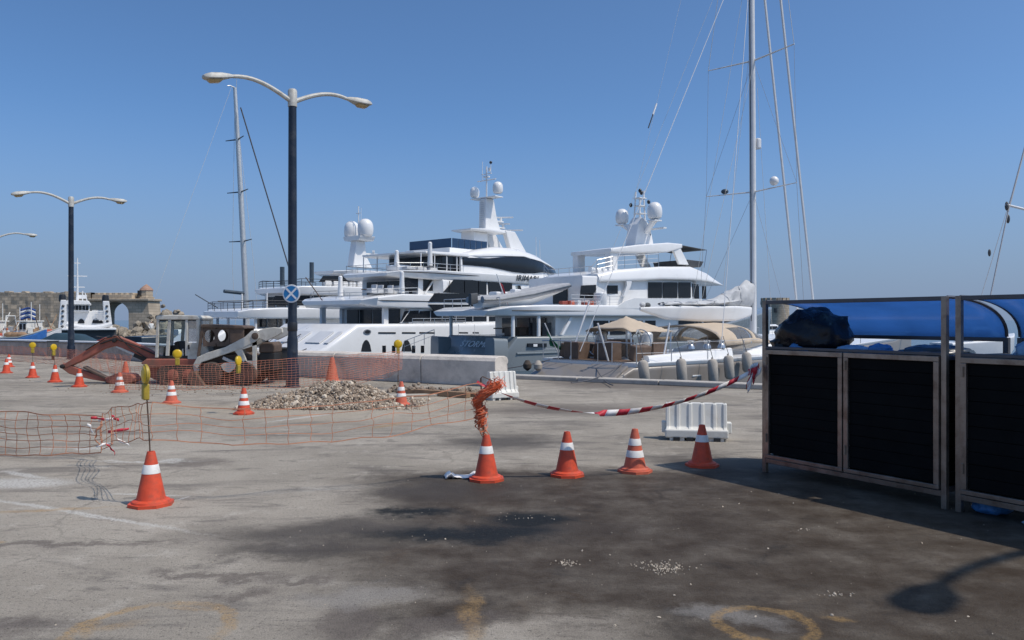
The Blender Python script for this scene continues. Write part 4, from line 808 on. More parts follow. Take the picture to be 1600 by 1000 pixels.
# cockpit furniture
for (u, v, sx, sy, h, m) in ((.3, .9, .5, .7, .55, 'teak'), (.9, .2, .5, .6, .5, 'teak'), (.4, -.5, .4, .6, .6, 'teak'), (1.9, -.9, .6, .5, .55, 'teak'), (2.2, .9, .6, .7, .6, 'teak')):
    o = MB().box((u, v, zd + h / 2 + .03), (sx, sy, h)).build('cockpit_locker', m, s1, bevel=.03); 
for (u, v, sx) in ((.6, 1.5, .8), (1.6, 1.5, .9), (.6, -1.55, .7)): MB().box((u, v, zd + .3), (sx, .25, .45), 0, 0, .2).build('seat_back', 'teak', s1, bevel=.05)
for s in (-1, 1):
    b = MB(); b.lathe([(.10, 0), (.13, .1), (.12, .45), (.20, .55), (.20, .78), (.14, .84)], 12, (1.45, s * 1.0, zd + .05)); b.tube([(1.25, s * 1.0, zd + .8), (1.05, s * 1.0, zd + .95), (1.0, s * 1.0, zd + .85)], .03, 6); b.build('helm_pedestal', 'alu', s1)
    b = MB(); b.tube([(1.2, s * 1.0 + .42 * math.cos(k * math.pi / 12), zd + .55 + .42 * math.sin(k * math.pi / 12)) for k in range(25)], .018, 6)
    for k in range(3): b.tube([(1.2, s * 1.0 + .42 * math.cos(k * math.pi / 3), zd + .55 + .42 * math.sin(k * math.pi / 3)), (1.2, s * 1.0 - .42 * math.cos(k * math.pi / 3), zd + .55 - .42 * math.sin(k * math.pi / 3))], .01, 5)
    b.build('steering_wheel', 'steel', s1)
for (u, v) in ((2.6, -1.75), (3.3, -1.8), (2.6, 1.75), (4.0, -1.8)): MB().lathe([(.13, 0), (.12, .08), (.08, .14), (.09, .22), (.12, .25), (.02, .27)], 12, (u, v, zd + .38)).build('winch', 'steel', s1)
# life lines, stanchions
b = MB(); sp = [(-.1, -2.08, zd), (1.2, -2.22, zd), (2.6, -2.4, zd + .02), (4.2, -2.5, zd + .04), (5.8, -2.53, zd + .08), (7.6, -2.5, zd2), (9.5, -2.44, zd2 + .06), (11.5, -2.2, zd2 + .12)]
for s in (1, -1):
    b = MB()
    for p in sp: b.tube([(p[0], p[1] * s, p[2]), (p[0], p[1] * s, p[2] + .6)], .014, 5)
    for h in (.32, .6):
        for p, q_ in zip(sp, sp[1:]): b.tube([(p[0], p[1] * s, p[2] + h), (q_[0], q_[1] * s, q_[2] + h)], .006, 4)
    b.build('guard_rail', 'steel', s1)
for q in (-1, 1):
    b = MB(); b.tube([(-.15, q * 2.05, zd + .6), (-.2, q * 1.2, zd + .62), (-.2, q * .6, zd + .6)], .02, 6)
    for v in (.6, 1.2): b.tube([(-.2, q * v, zd), (-.2, q * v, zd + .6)], .016, 5)
    b.build('pushpit', 'steel', s1)
# mast, spreaders, boom
um_ = 8.1; mz = 25.0
MB().tube([(um_, 0, zd2), (um_ - .05, 0, 10), (um_ - .25, 0, mz)], [.115, .115, .095], 14).build('mast', 'mast_white', s1)
MB().tube([(um_ - .11, 0, zd2 + 1), (um_ - .16, 0, 10), (um_ - .34, 0, mz - .5)], .022, 5).build('mast_track', 'hull_dark', s1)
for py, L in ((300, 1.95), (95, 1.85)):
    z = S1.at(1177, py, 0)[1]
    for s in (-1, 1): MB().tube([(um_, 0, z), (um_ - .25, s * L, z + .05)], [.055, .03], 8, flat=.5).build('spreader', 'mast_white', s1)
z1 = S1.at(1177, 300, 0)[1]; z2s = S1.at(1177, 95, 0)[1]
MB().ball((um_ - .1, -.95, z1 + .26), .16, (1, 1, 1.05)).build('radome', 'gelcoat', s1); MB().ball((um_ - .1, 1.2, z1 + .16), .14, (1, 1, .7)).build('deck_light', 'hull_dark', s1)
MB().box((um_ + .2, 0, S1.at(1187, 226, 0)[1]), (.22, .3, .4)).build('mast_radar', 'mast_white', s1, bevel=.06)
ub0, zb0 = S1.at(1000, 489, 0)
bo = MB(); zt_ = S1.at(1090, 479, 0)[1]; zlo = S1.at(1090, 503, 0)[1]
bo.loft([(ub0, .03, .05, zt_ - .16, zt_ - .05), (ub0 + 1.2, .12, .22, zlo + .08, zt_), (ub0 + 3, .16, .32, zlo, zt_ + .02), (um_ - 1.2, .15, .28, zlo + .03, zt_ + .04), (um_ - .2, .06, .1, zlo + .2, zt_ + .02)], .1, 4); bo.build('boom', 'gelcoat', s1)
rnd = random.Random(11)
def sailroll(i, j):
    a = j * 2 * math.pi; u = ub0 + 1.0 + (um_ - .15 - ub0 - 1.0) * i
    h = .08 + .10 * i + .95 * max(0, i - .45) ** 1.25 * 1.35; wv = .16 + .13 * math.sin(math.pi * min(1, i * 1.05)) ; nn = mnoise.noise((i * 9, math.cos(a) * 1.6, math.sin(a) * 1.6))
    hh = h * (1 + .35 * nn); return (u + .08 * nn, math.cos(a) * wv * (1 + .5 * nn), zt_ + .02 + hh * (.5 + .5 * math.sin(a)) * 1.25)
MB().grid(sailroll, 60, 18).build('furled_sail', 'canvas_grey', s1, angle=60)
for k in range(5):
    i = .15 + .17 * k; MB().tube([tuple(Vector(sailroll(i, j / 14)) + Vector((0, 0, 0))) for j in range(15)], .025, 5).build('sail_tie', 'canvas_grey', s1)
for k, (px, py) in enumerate(((1004, 476), (1012, 477), (1035, 477), (1043, 476), (1058, 475))):
    u, z = S1.at(px, py, 0); MB().ball((u, .0, z), .09, (1.4, .8, 1), 8, 6).build('reefing_block', 'grey_box' if k % 2 else 'canvas_grey', s1)
# standing rigging
RG = []
top = (um_ - .25, 0, mz - .4)
def stay(a, c, r, m='rope', nm='stay'): RG.append(MB().tube([a, c], r, 5).build(nm, m, s1))
zh = S1.at(1177, -398, 0)[1]; zl = S1.at(1177, -172, 0)[1]
stay((um_, 0, min(zh, mz - .2)), (12.2, 0, zd2 + .3), .05, 'mast_white', 'furled_jib'); stay((um_, 0, zl), (11.05, 0, zd2 + .35), .048, 'mast_white', 'furled_staysail')
zk = S1.at(1177, -115, 0)[1]
stay((um_, 0, zk), (-.1, .3, zd + .3), .012, 'mast_white', 'backstay'); stay((um_, 0, zk), (3.6, -2.1, zd + .3), .011, 'mast_white', 'backstay')
stay((um_, 0, zk + 1), (1.0, 1.9, zd + .3), .005, 'rope')
for s in (-1, 1):
    stay((um_, 0, mz - .5), (um_ - .25, s * 1.85, z2s + .05), .009); stay((um_ - .25, s * 1.85, z2s + .05), (um_ - .25, s * 1.95, z1 + .05), .006, 'tender_grey'); stay((um_ - .25, s * 1.95, z1 + .05), (um_ - .3, s * 2.35, zd2 + .1), .007, 'tender_grey')
    stay((um_, 0, z2s), (um_ - .25, s * 1.95, z1 + .05), .006, 'tender_grey'); stay((um_, 0, z1), (um_ - 1.0, s * 2.35, zd2 + .1), .006, 'tender_grey')
for (a, c) in (((um_ - .2, .2, z2s + 3), (um_ - 2.6, .6, zt_ + .3)), ((um_ - .2, -.2, z2s), (um_ - 3.2, -.3, zt_ + .3)), ((um_ - .15, .1, z2s), (um_ - 1.6, .1, zt_ + .7)), ((um_ + .1, .1, z2s + 2), (um_ + .5, .2, zd2 + .3)), ((um_ + .1, -.1, z2s - 1), (um_ + .9, -.2, zd2 + .3))): stay(a, c, .006, 'rope')
# halyard with a small burgee flying from it
u, z = S1.at(1064, 0, 1.2); u_, z_ = S1.at(1017, 200, 1.2)
stay((u + (u - u_) * .6, 1.2, z + (z - z_) * .6), (u_ - .5 * (u - u_), 1.2, z_ - .5 * (z - z_)), .004, 'rope')
ua_, za_ = S1.at(1026, 162, 1.2); ubb, zbb = S1.at(1013, 200, 1.2)
MB().tube([(ua_, 1.2, za_), (ua_ * .55 + ubb * .45, 1.2, za_ * .55 + zbb * .45)], .03, 6).build('line_float', 'gelcoat', s1); MB().tube([(ua_ * .55 + ubb * .45, 1.2, za_ * .55 + zbb * .45), (ubb, 1.2, zbb)], .02, 6).build('line_float', 'black_line', s1)
# passerelle struts and gangway hoists (white poles at the stern)
for (p0, p1, v) in (((921, 471), (889, 566), .9), ((934, 505), (951, 566), -.9), ((1046, 505), (1037, 556), -1.6)):
    a = S1.at(*p0, v); c = S1.at(*p1, v); MB().tube([(a[0], v, a[1]), (c[0], v, c[1])], .028, 7).build('passerelle_strut', 'mast_white', s1)
# fenders along the side
for px, py, h in ((1006, 580, .62), (1065, 580, .72), (1114, 580, .72), (1139, 574, .72), (1167, 566, .62)):
    v = -2.72 if px > 1010 else -2.5
    u, z = S1.at(px, py, v); fd = MB(); lean = .05
    prof = [(.02, -h / 2), (.1, -h / 2 + .02), (.145, -h / 2 + .09), (.15, 0), (.145, h / 2 - .09), (.1, h / 2 - .02), (.03, h / 2), (.03, h / 2 + .05)]
    fd.lathe(prof, 14); o = fd.build('fender', 'fender', s1); o.location = (u, v, z); o.rotation_euler = (R(-4), R(random.uniform(-7, 2)), 0)
    MB().tube([(u, v, z + h / 2), (u, v + .22, zd2 + .55)], .01, 5).build('fender_line', 'rope_dark', s1)
for k in range(2):
    MB().lathe([(.02, -.17), (.13, -.08), (.14, .04), (.06, .17)], 12).build('ball_fender', 'tyre' if k else 'fender', s1).location = (-.7 - .15 * k, 1.6 + .35 * k, zd - .18)
# mooring lines
for a, c in (((-.2, -1.6, zd), (-3.0, -2.6, 1.3)), ((-.2, 1.6, zd), (-2.9, 3.2, 1.3)), ((-.3, -.6, zd - .1), (-2.5, -3.6, 1.28))): line(s1, a, c, .016, 'rope_dark', sag=.12)
fl = thing('ensign', 'green flag hanging from a slanted staff at the stern of the sailing yacht', 'flag', (S1.ox, S1.oy, WZ), S1.a)
a = S1.at(851, 505, 1.6); c = S1.at(874, 552, 1.6); MB().tube([(a[0], 1.6, a[1]), (c[0], 1.6, c[1] - .1)], .018, 6).build('flag_staff', 'mast_white', fl)
def flag(i, j):
    p = (a[0] + (c[0] - a[0]) * (.18 + .62 * j), a[1] + (c[1] - a[1]) * (.18 + .62 * j)); return (p[0] + .55 * i * (.25 + .75 * j), 1.6 + .05 * math.sin(i * 9 + j * 2), p[1] - .42 * i * (1.35 - j) - .05 * math.sin(i * 6))
MB().grid(flag, 10, 8).build('flag_cloth', 'flag_green', fl, solid=.008)

# ------------------------------------------------------------------ far sailing yacht, only its rig shows
S2 = Frame(-38, 82.0, 49, WZ)
s2 = thing('sailing_yacht', 'distant sailing yacht whose grey mast rises left of the tall street lamp', 'sailing yacht', (S2.ox, S2.oy, WZ), S2.a)
deck(s2, 'hull', [(-1, 1.8, 2.0, -.5, 1.2), (5, 2.4, 2.7, -.5, 1.4), (14, 2.3, 2.7, -.5, 1.5), (22, .3, .9, -.2, 1.9)], 'hull_dark', .2)
deck(s2, 'coach_roof', [(3, 1.6, 1.5, 1.3, 1.9), (12, 1.5, 1.2, 1.4, 2.0)], r=.15)
ub_, zbt = S2.at(386, 478, 0); ut, ztp = S2.at(367, 137, 0)
MB().tube([(ub_ + .05, 0, 1.4), ((ub_ + ut) / 2, 0, (zbt + ztp) / 2), (ut, 0, ztp)], [.32, .30, .2], 12).build('mast', 'alu', s2)
MB().tube([(ut, 0, ztp), (ut - .6, 0, ztp + .1), (ut - .9, 0, ztp)], .06, 6).build('masthead_crane', 'alu', s2); MB().tube([(ut + .2, 0, ztp), (ut + .2, 0, ztp + 1.0)], .03, 5).build('wind_sensor', 'alu', s2)
for py, L in ((218, 1.9), (300, 2.2), (377, 2.4)):
    px = 367 + 19 * (py - 137) / 341; u, z = S2.at(px, py, 0)
    for s in (-1, 1): MB().tube([(u, 0, z), (u - .4, s * L, z + .05)], [.09, .05], 6).build('spreader', 'hull_dark', s2)
u1_, z1_ = S2.at(376, 168, 0); u2_, z2__ = S2.at(470, 480, 0)
MB().tube([(u1_, 0, z1_), (u2_, 0, z2__)], .075, 6).build('forestay', 'rope_dark', s2)
u3_, z3_ = S2.at(240, 470, 0); MB().tube([(ut - .4, 0, ztp), (u3_, 0, z3_)], .015, 5).build('backstay', 'rope', s2)
u4_, z4_ = S2.at(350, 455, 0); MB().tube([(u4_, 0, z4_), (ub_, 0, z4_ - .2)], .2, 8).build('boom', 'hull_dark', s2)
for s in (-1, 1): MB().tube([(ut, 0, ztp - 1), (ut + 1, s * 2.3, 9), (ub_, s * 2.4, 1.6)], .02, 5).build('shroud', 'rope', s2)

# sailing yacht beyond the right edge: its stays cross the corner of the view
S3 = Frame(22.0, 24.0, 37, WZ)
s3 = thing('sailing_yacht', 'sailing yacht beyond the right edge whose thin stays slant above the bins', 'sailing yacht', (S3.ox, S3.oy, WZ), S3.a)
deck(s3, 'hull', [(-1, 1.6, 1.8, -.5, 1.3), (5, 2.2, 2.4, -.5, 1.5), (12, 1.6, 2.0, -.5, 1.7), (17, .1, .3, 0, 2.0)], 'gelcoat', .2)
deck(s3, 'coach_roof', [(3, 1.5, 1.4, 1.4, 1.9), (10, 1.2, 1.0, 1.5, 2.0)], r=.15)
MB().tube([(8, 0, 1.6), (8, 0, 24)], .12, 10).build('mast', 'mast_white', s3)
for (p0, p1, v, r) in (((1612, 190), (1575, 330), -1.0, .014), ((1575, 330), (1546, 470), -1.0, .010), ((1600, 240), (1531, 470), .4, .006)):
    a = S3.at(*p0, v); c = S3.at(*p1, v); MB().tube([(a[0], v, a[1]), (c[0], v, c[1])], r, 6).build('stay', 'tender_grey', s3)
for (px, py, v) in ((1575, 342, -1.0), (1546, 395, .4), (1573, 322, -1.0)):
    a = S3.at(px, py, v); MB().ball((a[0], v, a[1]), .028, (1, 1, 2.4), 8, 6).build('rigging_block', 'grey_box', s3)
a = S3.at(1572, 320, -1.0); MB().tube([(a[0], -1.0, a[1]), (8, 0, a[1] - .1)], .02, 5).build('spreader', 'mast_white', s3)

# ------------------------------------------------------------------ ferry, fishing boats, small craft at left
D4 = 80.0
def fpx(px, d=80.0): return (px - 130) / F * d * .88
def fpz(py, d=80.0): return CZ + (500 - py) / F * d
f1 = thing('ferry_boat', 'white landing ferry with two sloping pillars moored below the fortress', 'ferry', ((130 - 800) / F * D4, D4, 0), R(28.3))
D4_ = D4; D4 = 0.0
def ferry_box(x0, x1, y0, y1, d0, d1, name, m='gelcoat', bev=.06): return MB().box(((fpx(x0, 80 + d0) + fpx(x1, 80 + d0)) / 2, (d0 + d1) / 2, (fpz(y0, 80 + d0) + fpz(y1, 80 + d0)) / 2), (fpx(x1, 80 + d0) - fpx(x0, 80 + d0), d1 - d0, fpz(y0, 80 + d0) - fpz(y1, 80 + d0))).build(name, m, f1, bevel=bev)
ferry_box(76, 183, 516, 541, D4 + 1.0, D4 + 9, 'hull', 'grey_box'); ferry_box(95, 183, 512.5, 516, D4, D4 + 8, 'deck_edge', 'gelcoat')
for (x0, x1, xt0, xt1, yt) in ((91, 104, 95, 104, 469), (163, 177, 161, 171, 470)):
    e = D4 + 1; MB().prism([(fpx(x0, 80 + e), fpz(516, 80 + e)), (fpx(x1, 80 + e), fpz(516, 80 + e)), (fpx(xt1, 80 + e), fpz(yt, 80 + e)), (fpx(xt0, 80 + e), fpz(yt, 80 + e))], D4 + 1, D4 + 2.6).build('ramp_pillar', 'gelcoat', f1, bevel=.06)
for x in (98, 165): MB().lathe([(.32, fpz(471)), (.34, fpz(466)), (.30, fpz(461)), (.2, fpz(459.5))], 12, (fpx(x, 81.8), D4 + 1.8, 0)).build('funnel', 'black_line', f1)
e = D4 + 4.0
ferry_box(104, 162, 486, 514, e, e + 5, 'superstructure'); ferry_box(105, 140, 471, 487, e - .5, e + 4, 'wheelhouse', 'gelcoat')
q = e - .8; MB().prism([(fpx(101, 80 + q), fpz(476, 80 + q)), (fpx(143, 80 + q), fpz(476, 80 + q)), (fpx(138, 80 + q), fpz(470, 80 + q)), (fpx(106, 80 + q), fpz(469, 80 + q))], q, e + 4.3).build('wheelhouse_roof', 'gelcoat', f1, bevel=.05)
for i in range(6): ferry_box(107 + i * 5.4, 111.4 + i * 5.4, 477.5, 484.5, e - .57, e - .45, 'window', 'dark_glass', 0)
for (x, r) in ((127, 5.2), (112, 4), (150, 6), (158, 3.5)):
    MB().prism([(fpx(x + r * math.cos(k * math.pi / 8), 80 + e), fpz(505 - min(9, r * 1.3) * abs(math.sin(k * math.pi / 8)), 80 + e)) for k in range(9)], e - .08, e + .02).build('opening', 'dark_glass', f1)
b = MB(); q = D4 + 3.0
for i in range(8): b.box((fpx(145 + i * 2.2, 80 + q), q, fpz(493, 80 + q)), (.04, .04, 1.0))
for k in range(5): b.box((fpx(153, 80 + q), q, fpz(485 + k * 3.4, 80 + q)), (fpx(162, 80 + q) - fpx(144, 80 + q), .05, .07))
b.build('deck_railing', 'gelcoat', f1)
MB().tube(catenary((fpx(104), D4 + .6, fpz(506)), (fpx(176), D4 + .6, fpz(506)), .35), .22, 8).build('ramp_lip', 'gelcoat', f1)
b = MB(); q = e + 1; b.tube([(fpx(121, 80 + q), q, fpz(471, 80 + q)), (fpx(121, 80 + q), q, fpz(404, 80 + q))], [.14, .05], 7)
for py, L in ((432, 1.3), (449, 1.0), (412, .4)): b.box((fpx(121, 80 + q), q, fpz(py, 80 + q)), (L * 1.4, .06, .10))
b.box((fpx(129, 80 + q), q, fpz(464, 80 + q)), (.8, .1, .4)); b.tube([(fpx(129, 80 + q), q, fpz(470, 80 + q)), (fpx(129, 80 + q), q, fpz(455, 80 + q))], .06, 6); b.tube([(fpx(136, 80 + q), q, fpz(470, 80 + q)), (fpx(133, 80 + q), q, fpz(458, 80 + q))], .05, 6); b.build('mast', 'gelcoat', f1)
for k in range(5):
    for x in (98, 168.5): MB().ball((fpx(x + (k - 2) * (.3 if x > 100 else -.3)), D4 + .95, fpz(478 + k * 8)), .13, (1, 1, 1), 8, 6).build('pillar_lamp', 'grey_box', f1)
def fishing_boat(px, d, L, hullm, label, cab, name='fishing_boat', rz=0.1, seed=1):
    X = (px - 800) / F * d; t = thing(name, label, 'boat', (X, d, WZ), rz); rn = random.Random(seed)
    deck(t, 'hull', [(-L * .5, .9, 1.1, -.3, 1.75), (-L * .2, 1.2, 1.5, -.4, 1.6), (L * .15, 1.2, 1.5, -.4, 1.62), (L * .4, .5, 1.0, -.2, 1.9), (L * .52, .05, .15, .2, 2.2)], hullm, .12)
    deck(t, 'gunwale', [(-L * .5, 1.05, 1.15, 1.73, 1.84), (-L * .2, 1.48, 1.55, 1.58, 1.68), (L * .15, 1.48, 1.55, 1.6, 1.7), (L * .4, .98, 1.05, 1.9, 2.0), (L * .52, .15, .2, 2.2, 2.3)], 'barrier_white', .04)
    MB().box((cab, 0, 2.2), (L * .17, 1.2, 1.1)).build('cabin', 'barrier_white', t, bevel=.08); MB().box((cab, 0, 2.8), (L * .21, 1.5, .1)).build('cabin_roof', 'barrier_white', t, bevel=.04)
    for k in range(2): MB().box((cab - L * .04 + k * L * .08, -.61, 2.42), (L * .05, .05, .4)).build('window', 'dark_glass', t)
    MB().tube([(cab + .3, 0, 2.8), (cab + .3, 0, 4.2)], .035, 6).build('mast', 'barrier_white', t); MB().tube([(cab + .3, 0, 3.9), (-L * .45, 0, 2.0)], .015, 5).build('mast_stay', 'rope_dark', t)
    for k in range(12): MB().box((rn.uniform(-L * .45, L * .4), rn.uniform(-1.1, .2), rn.uniform(1.75, 2.3)), (rn.uniform(.2, .5), .4, rn.uniform(.2, .5)), rn.uniform(0, 2)).build('deck_crate', rn.choice(('gelcoat', 'boat_red', 'rock', 'barrier_white', 'wood', 'tender_grey', 'cone_red_faded')), t, bevel=.03)
    for k in range(4):
        x = rn.uniform(-L * .4, L * .35); MB().tube([(x, rn.uniform(-1, 1), 1.6), (x + rn.uniform(-.2, .2), rn.uniform(-1, 1), rn.uniform(2.6, 3.6))], .03, 5).build('deck_pole', rn.choice(('barrier_white', 'wood', 'rust')), t)
    b = MB(); b.tube([(-L * .2, 1.0, 1.6), (-L * .22, .6, 3.2)], .045, 6); b.tube([(-L * .2, -1.0, 1.6), (-L * .22, -.6, 3.2)], .045, 6); b.tube([(-L * .22, .6, 3.2), (-L * .22, -.6, 3.2)], .045, 6); b.build('net_gantry', 'barrier_white', t)
    for k in range(3): MB().ball((-L * .1 + k * L * .12, -.9, 1.85), .28, (1.5, 1, .7), 10, 7).build('net_pile', rn.choice(('boat_red', 'rock', 'wood')), t)
    return t
fishing_boat(2, 62, 4.2, 'boat_red', 'red-hulled fishing boat with white cabin at the left edge', -.2, seed=2)
fishing_boat(33, 58, 3.3, 'boat_blue', 'bright blue-hulled fishing boat with a white cabin before the fortress wall', .4, seed=3)
fishing_boat(62, 66, 3.2, 'gelcoat_grey', 'pale fishing boat moored between the blue boat and the ferry', -.3, seed=4)
gf = thing('national_flag', 'blue and white striped flag blowing above the blue fishing boat', 'flag', wp(31, 530, 60))
MB().tube([(0, 0, 0), (0, 0, 2.4)], .03, 6).build('flag_staff', 'gelcoat', gf)
for k in range(5):
    b = MB(); b.grid(lambda i, j: (.02 + 1.2 * i, .12 * math.sin(i * 6), 1.4 + .17 * (k + j) + .25 * math.sin(i * 2.6) - .15 * i), 10, 1); b.build('flag_stripe', 'flag_blue' if k % 2 == 0 else 'shirt_white', gf, solid=.01)
# dark covered motor boat behind the harbour wall
t = thing('covered_boat', 'small motor boat under a dark teal cover behind the harbour wall', 'boat', (wp(112, 500, 43).x, 43, WZ), -.35)
deck(t, 'hull', [(-2.0, .8, .95, -.2, 1.35), (0, .9, 1.1, -.3, 1.4), (1.4, .5, .85, -.1, 1.55), (2.2, .03, .1, .3, 1.75)], 'hull_dark', .1)
MB().loft([(-2.0, 1.0, .6, 1.35, 1.75), (-.8, 1.1, .5, 1.42, 2.2), (.6, 1.0, .4, 1.45, 2.15), (1.6, .7, .25, 1.55, 1.85), (2.1, .2, .1, 1.7, 1.8)], .25, 4).build('boat_cover', 'boat_teal', t)
t = thing('jet_ski', 'white and red jet ski on the harbour wall beside the dark covered boat', 'jet ski', (wp(156, 500, 39.5).x, 39.5, WZ + .75), -.5)
deck(t, 'hull', [(-1.1, .35, .45, 0, .75), (.1, .4, .5, 0, .8), (1.0, .2, .35, .2, .9), (1.35, .05, .1, .5, .95)], 'gelcoat', .12)
MB().loft([(-1.0, .2, .16, .75, 1.05), (-.1, .22, .16, .78, 1.12)], .08, 3).build('saddle', 'black_line', t); MB().loft([(0, .2, .2, .78, 1.15), (.5, .25, .1, .8, 1.3), (.95, .2, .08, .85, 1.0)], .1, 3).build('front_cowl', 'boat_red', t)
MB().tube([(.25, -.35, 1.35), (.3, 0, 1.28), (.25, .35, 1.35)], .03, 6).build('handlebar', 'black_line', t)
t = thing('dinghy', 'low white dinghy lying beyond the harbour wall right of the digger arm', 'boat', (wp(243, 500, 44).x, 44, WZ), -.3)
deck(t, 'hull', [(-1.6, .6, .75, 0, 1.25), (.3, .65, .85, 0, 1.3), (1.5, .2, .4, .3, 1.5), (1.9, .03, .06, .6, 1.6)], 'gelcoat', .1); MB().box((-.4, 0, 1.32), (.25, 1.3, .06)).build('thwart', 'teak', t)
for (px, d, L, rz, lb) in ((1202, 95, 8, .6, 'small white motor boat seen through the bin frame below the fort tower'), (1528, 60, 7, .3, 'white motor boat seen through the frame of the nearer bin')):
    t = thing('motor_boat', lb, 'boat', (wp(px, 500, d).x, d, WZ), rz)
    deck(t, 'hull', [(-L * .5, .9, 1.1, -.2, 1.2), (0, 1.2, 1.5, -.3, 1.4), (L * .35, .5, 1.0, 0, 1.7), (L * .5, .03, .1, .6, 1.9)], 'gelcoat', .15); deck(t, 'cabin', [(-L * .2, .9, .8, 1.3, 2.3), (L * .05, .9, .7, 1.4, 2.4), (L * .25, .6, .4, 1.6, 1.9)], 'gelcoat', .15)
    for s in (-1, 1): MB().box((-L * .06, s * .9, 2.0), (L * .2, .05, .35)).build('window', 'dark_glass', t)
    MB().tube([(-L * .2, -.8, 2.2), (-L * .2, -.6, 3.2), (-L * .2, .6, 3.2), (-L * .2, .8, 2.2)], .05, 6).build('radar_arch', 'gelcoat', t)

# ------------------------------------------------------------------ people on the breakwater
def person(px, py, d, label, shirt, pants, rz, cap):
    p = wp(px, py, d); p.z -= 0
    J = {'hip': (0, 0, .95), 'waist': (0, 0, 1.08), 'chest': (0, 0, 1.33), 'neck': (0, 0, 1.50), 'head': (0, -.01, 1.62), 'crown': (0, 0, 1.74),
         'shl': (.19, 0, 1.42), 'ell': (.25, .03, 1.15), 'wrl': (.24, -.06, .92), 'hal': (.24, -.09, .83), 'shr': (-.19, 0, 1.42), 'elr': (-.26, .02, 1.16), 'wrr': (-.20, -.12, 1.0), 'har': (-.18, -.18, .95),
         'hpl': (.10, 0, .90), 'knl': (.11, -.03, .50), 'anl': (.12, .03, .09), 'tol': (.13, -.13, .04), 'hpr': (-.10, 0, .90), 'knr': (-.12, -.04, .50), 'anr': (-.14, .05, .09), 'tor': (-.16, -.11, .04)}
    E = [('hip', 'waist'), ('waist', 'chest'), ('chest', 'neck'), ('neck', 'head'), ('head', 'crown'), ('chest', 'shl'), ('shl', 'ell'), ('ell', 'wrl'), ('wrl', 'hal'), ('chest', 'shr'), ('shr', 'elr'), ('elr', 'wrr'), ('wrr', 'har'), ('hip', 'hpl'), ('hpl', 'knl'), ('knl', 'anl'), ('anl', 'tol'), ('hip', 'hpr'), ('hpr', 'knr'), ('knr', 'anr'), ('anr', 'tor')]
    rad = dict(hip=.13, waist=.12, chest=.15, neck=.06, head=.095, crown=.07, shl=.065, ell=.045, wrl=.033, hal=.035, shr=.065, elr=.045, wrr=.033, har=.035, hpl=.095, knl=.062, anl=.042, tol=.035, hpr=.095, knr=.062, anr=.042, tor=.035)
    names = list(J); me = bpy.data.meshes.new('person'); me.from_pydata([J[k] for k in names], [(names.index(a), names.index(b_)) for a, b_ in E], [])
    o = bpy.data.objects.new('person', me); C.objects.link(o); sk = o.modifiers.new('skin', 'SKIN'); sk.use_smooth_shade = True
    o.data.skin_vertices  # layer made with the modifier below
    lay = me.skin_vertices[0].data if me.skin_vertices else None
    if lay:
        for i, k in enumerate(names): lay[i].radius = (rad[k], rad[k])
        lay[0].use_root = True
    sb = o.modifiers.new('sub', 'SUBSURF'); sb.levels = 1; sb.render_levels = 1
    m = bpy.data.materials.new('person_' + shirt); m.use_nodes = True; n = m.node_tree.nodes; l = m.node_tree.links
    tc = n.new('ShaderNodeTexCoord'); sx = n.new('ShaderNodeSeparateXYZ'); l.new(tc.outputs['Object'], sx.inputs[0])
    cr = n.new('ShaderNodeValToRGB'); cr.color_ramp.interpolation = 'CONSTANT'; dv = n.new('ShaderNodeMath'); dv.operation = 'DIVIDE'; dv.inputs[1].default_value = 2.0; l.new(sx.outputs[2], dv.inputs[0]); l.new(dv.outputs[0], cr.inputs[0])
    els = cr.color_ramp.elements; els[0].position = 0; els[0].color = (.03, .03, .03, 1); els[1].position = .05; els[1].color = (.35, .19, .13, 1)
    for ps, cc in ((.26, pants), (.49, (.7, .7, .68) if shirt == 'shirt_white' else (.03, .03, .05)), (.755, (.35, .19, .13)), (.845, cap)): e = els.new(ps); e.color = (*cc, 1)
    l.new(cr.outputs[0], n['Principled BSDF'].inputs['Base Color']); n['Principled BSDF'].inputs['Roughness'].default_value = .8
    me.materials.append(m); o.location = p; o.rotation_euler = (0, 0, rz); return tag(o, label, 'person')
person(236.5, 527, 86, 'person in a white top and pale cap standing on the breakwater rocks', 'shirt_white', (.5, .48, .42), .6, (.7, .7, .7))
person(254.5, 523, 92, 'person in dark clothes standing on the rocks near the digger cab', 'cloth_dark', (.4, .4, .4), -.4, (.6, .6, .6))

# ------------------------------------------------------------------ diggings: excavator and skid loader
DX = 21.6
def ex(cx, cy, d=DX):                       # measured from an enlarged view of the machines
    px, py = 100 + cx / 4.444, 460 + cy / 4.444; return ((px - 800) / F * d, CZ + (500 - py) / F * d)
def beam(root, name, pts, hs, y, t, m, bev=.012):
    """box beam of changing depth along a bent path in the x-z plane"""
    P = [Vector(ex(*p)) for p in pts]; up = []; lo = []
    for i, p in enumerate(P):
        a = P[max(i - 1, 0)]; c = P[min(i + 1, len(P) - 1)]; d = (c - a).normalized(); n = Vector((-d.y, d.x)); up.append(p + n * hs[i]); lo.append(p - n * hs[i])
    return MB().prism([tuple(q) for q in up + lo[::-1]], y - t / 2, y + t / 2).build(name, m, root, bevel=bev)
def poly(root, name, pts, y0, y1, m, bev=.01): return MB().prism([ex(*p) for p in pts], y0, y1).build(name, m, root, bevel=bev)
exv = thing('mini_excavator', 'mini excavator with white cab and dusty red boom folded to the ground', 'excavator', (0, DX, 0))
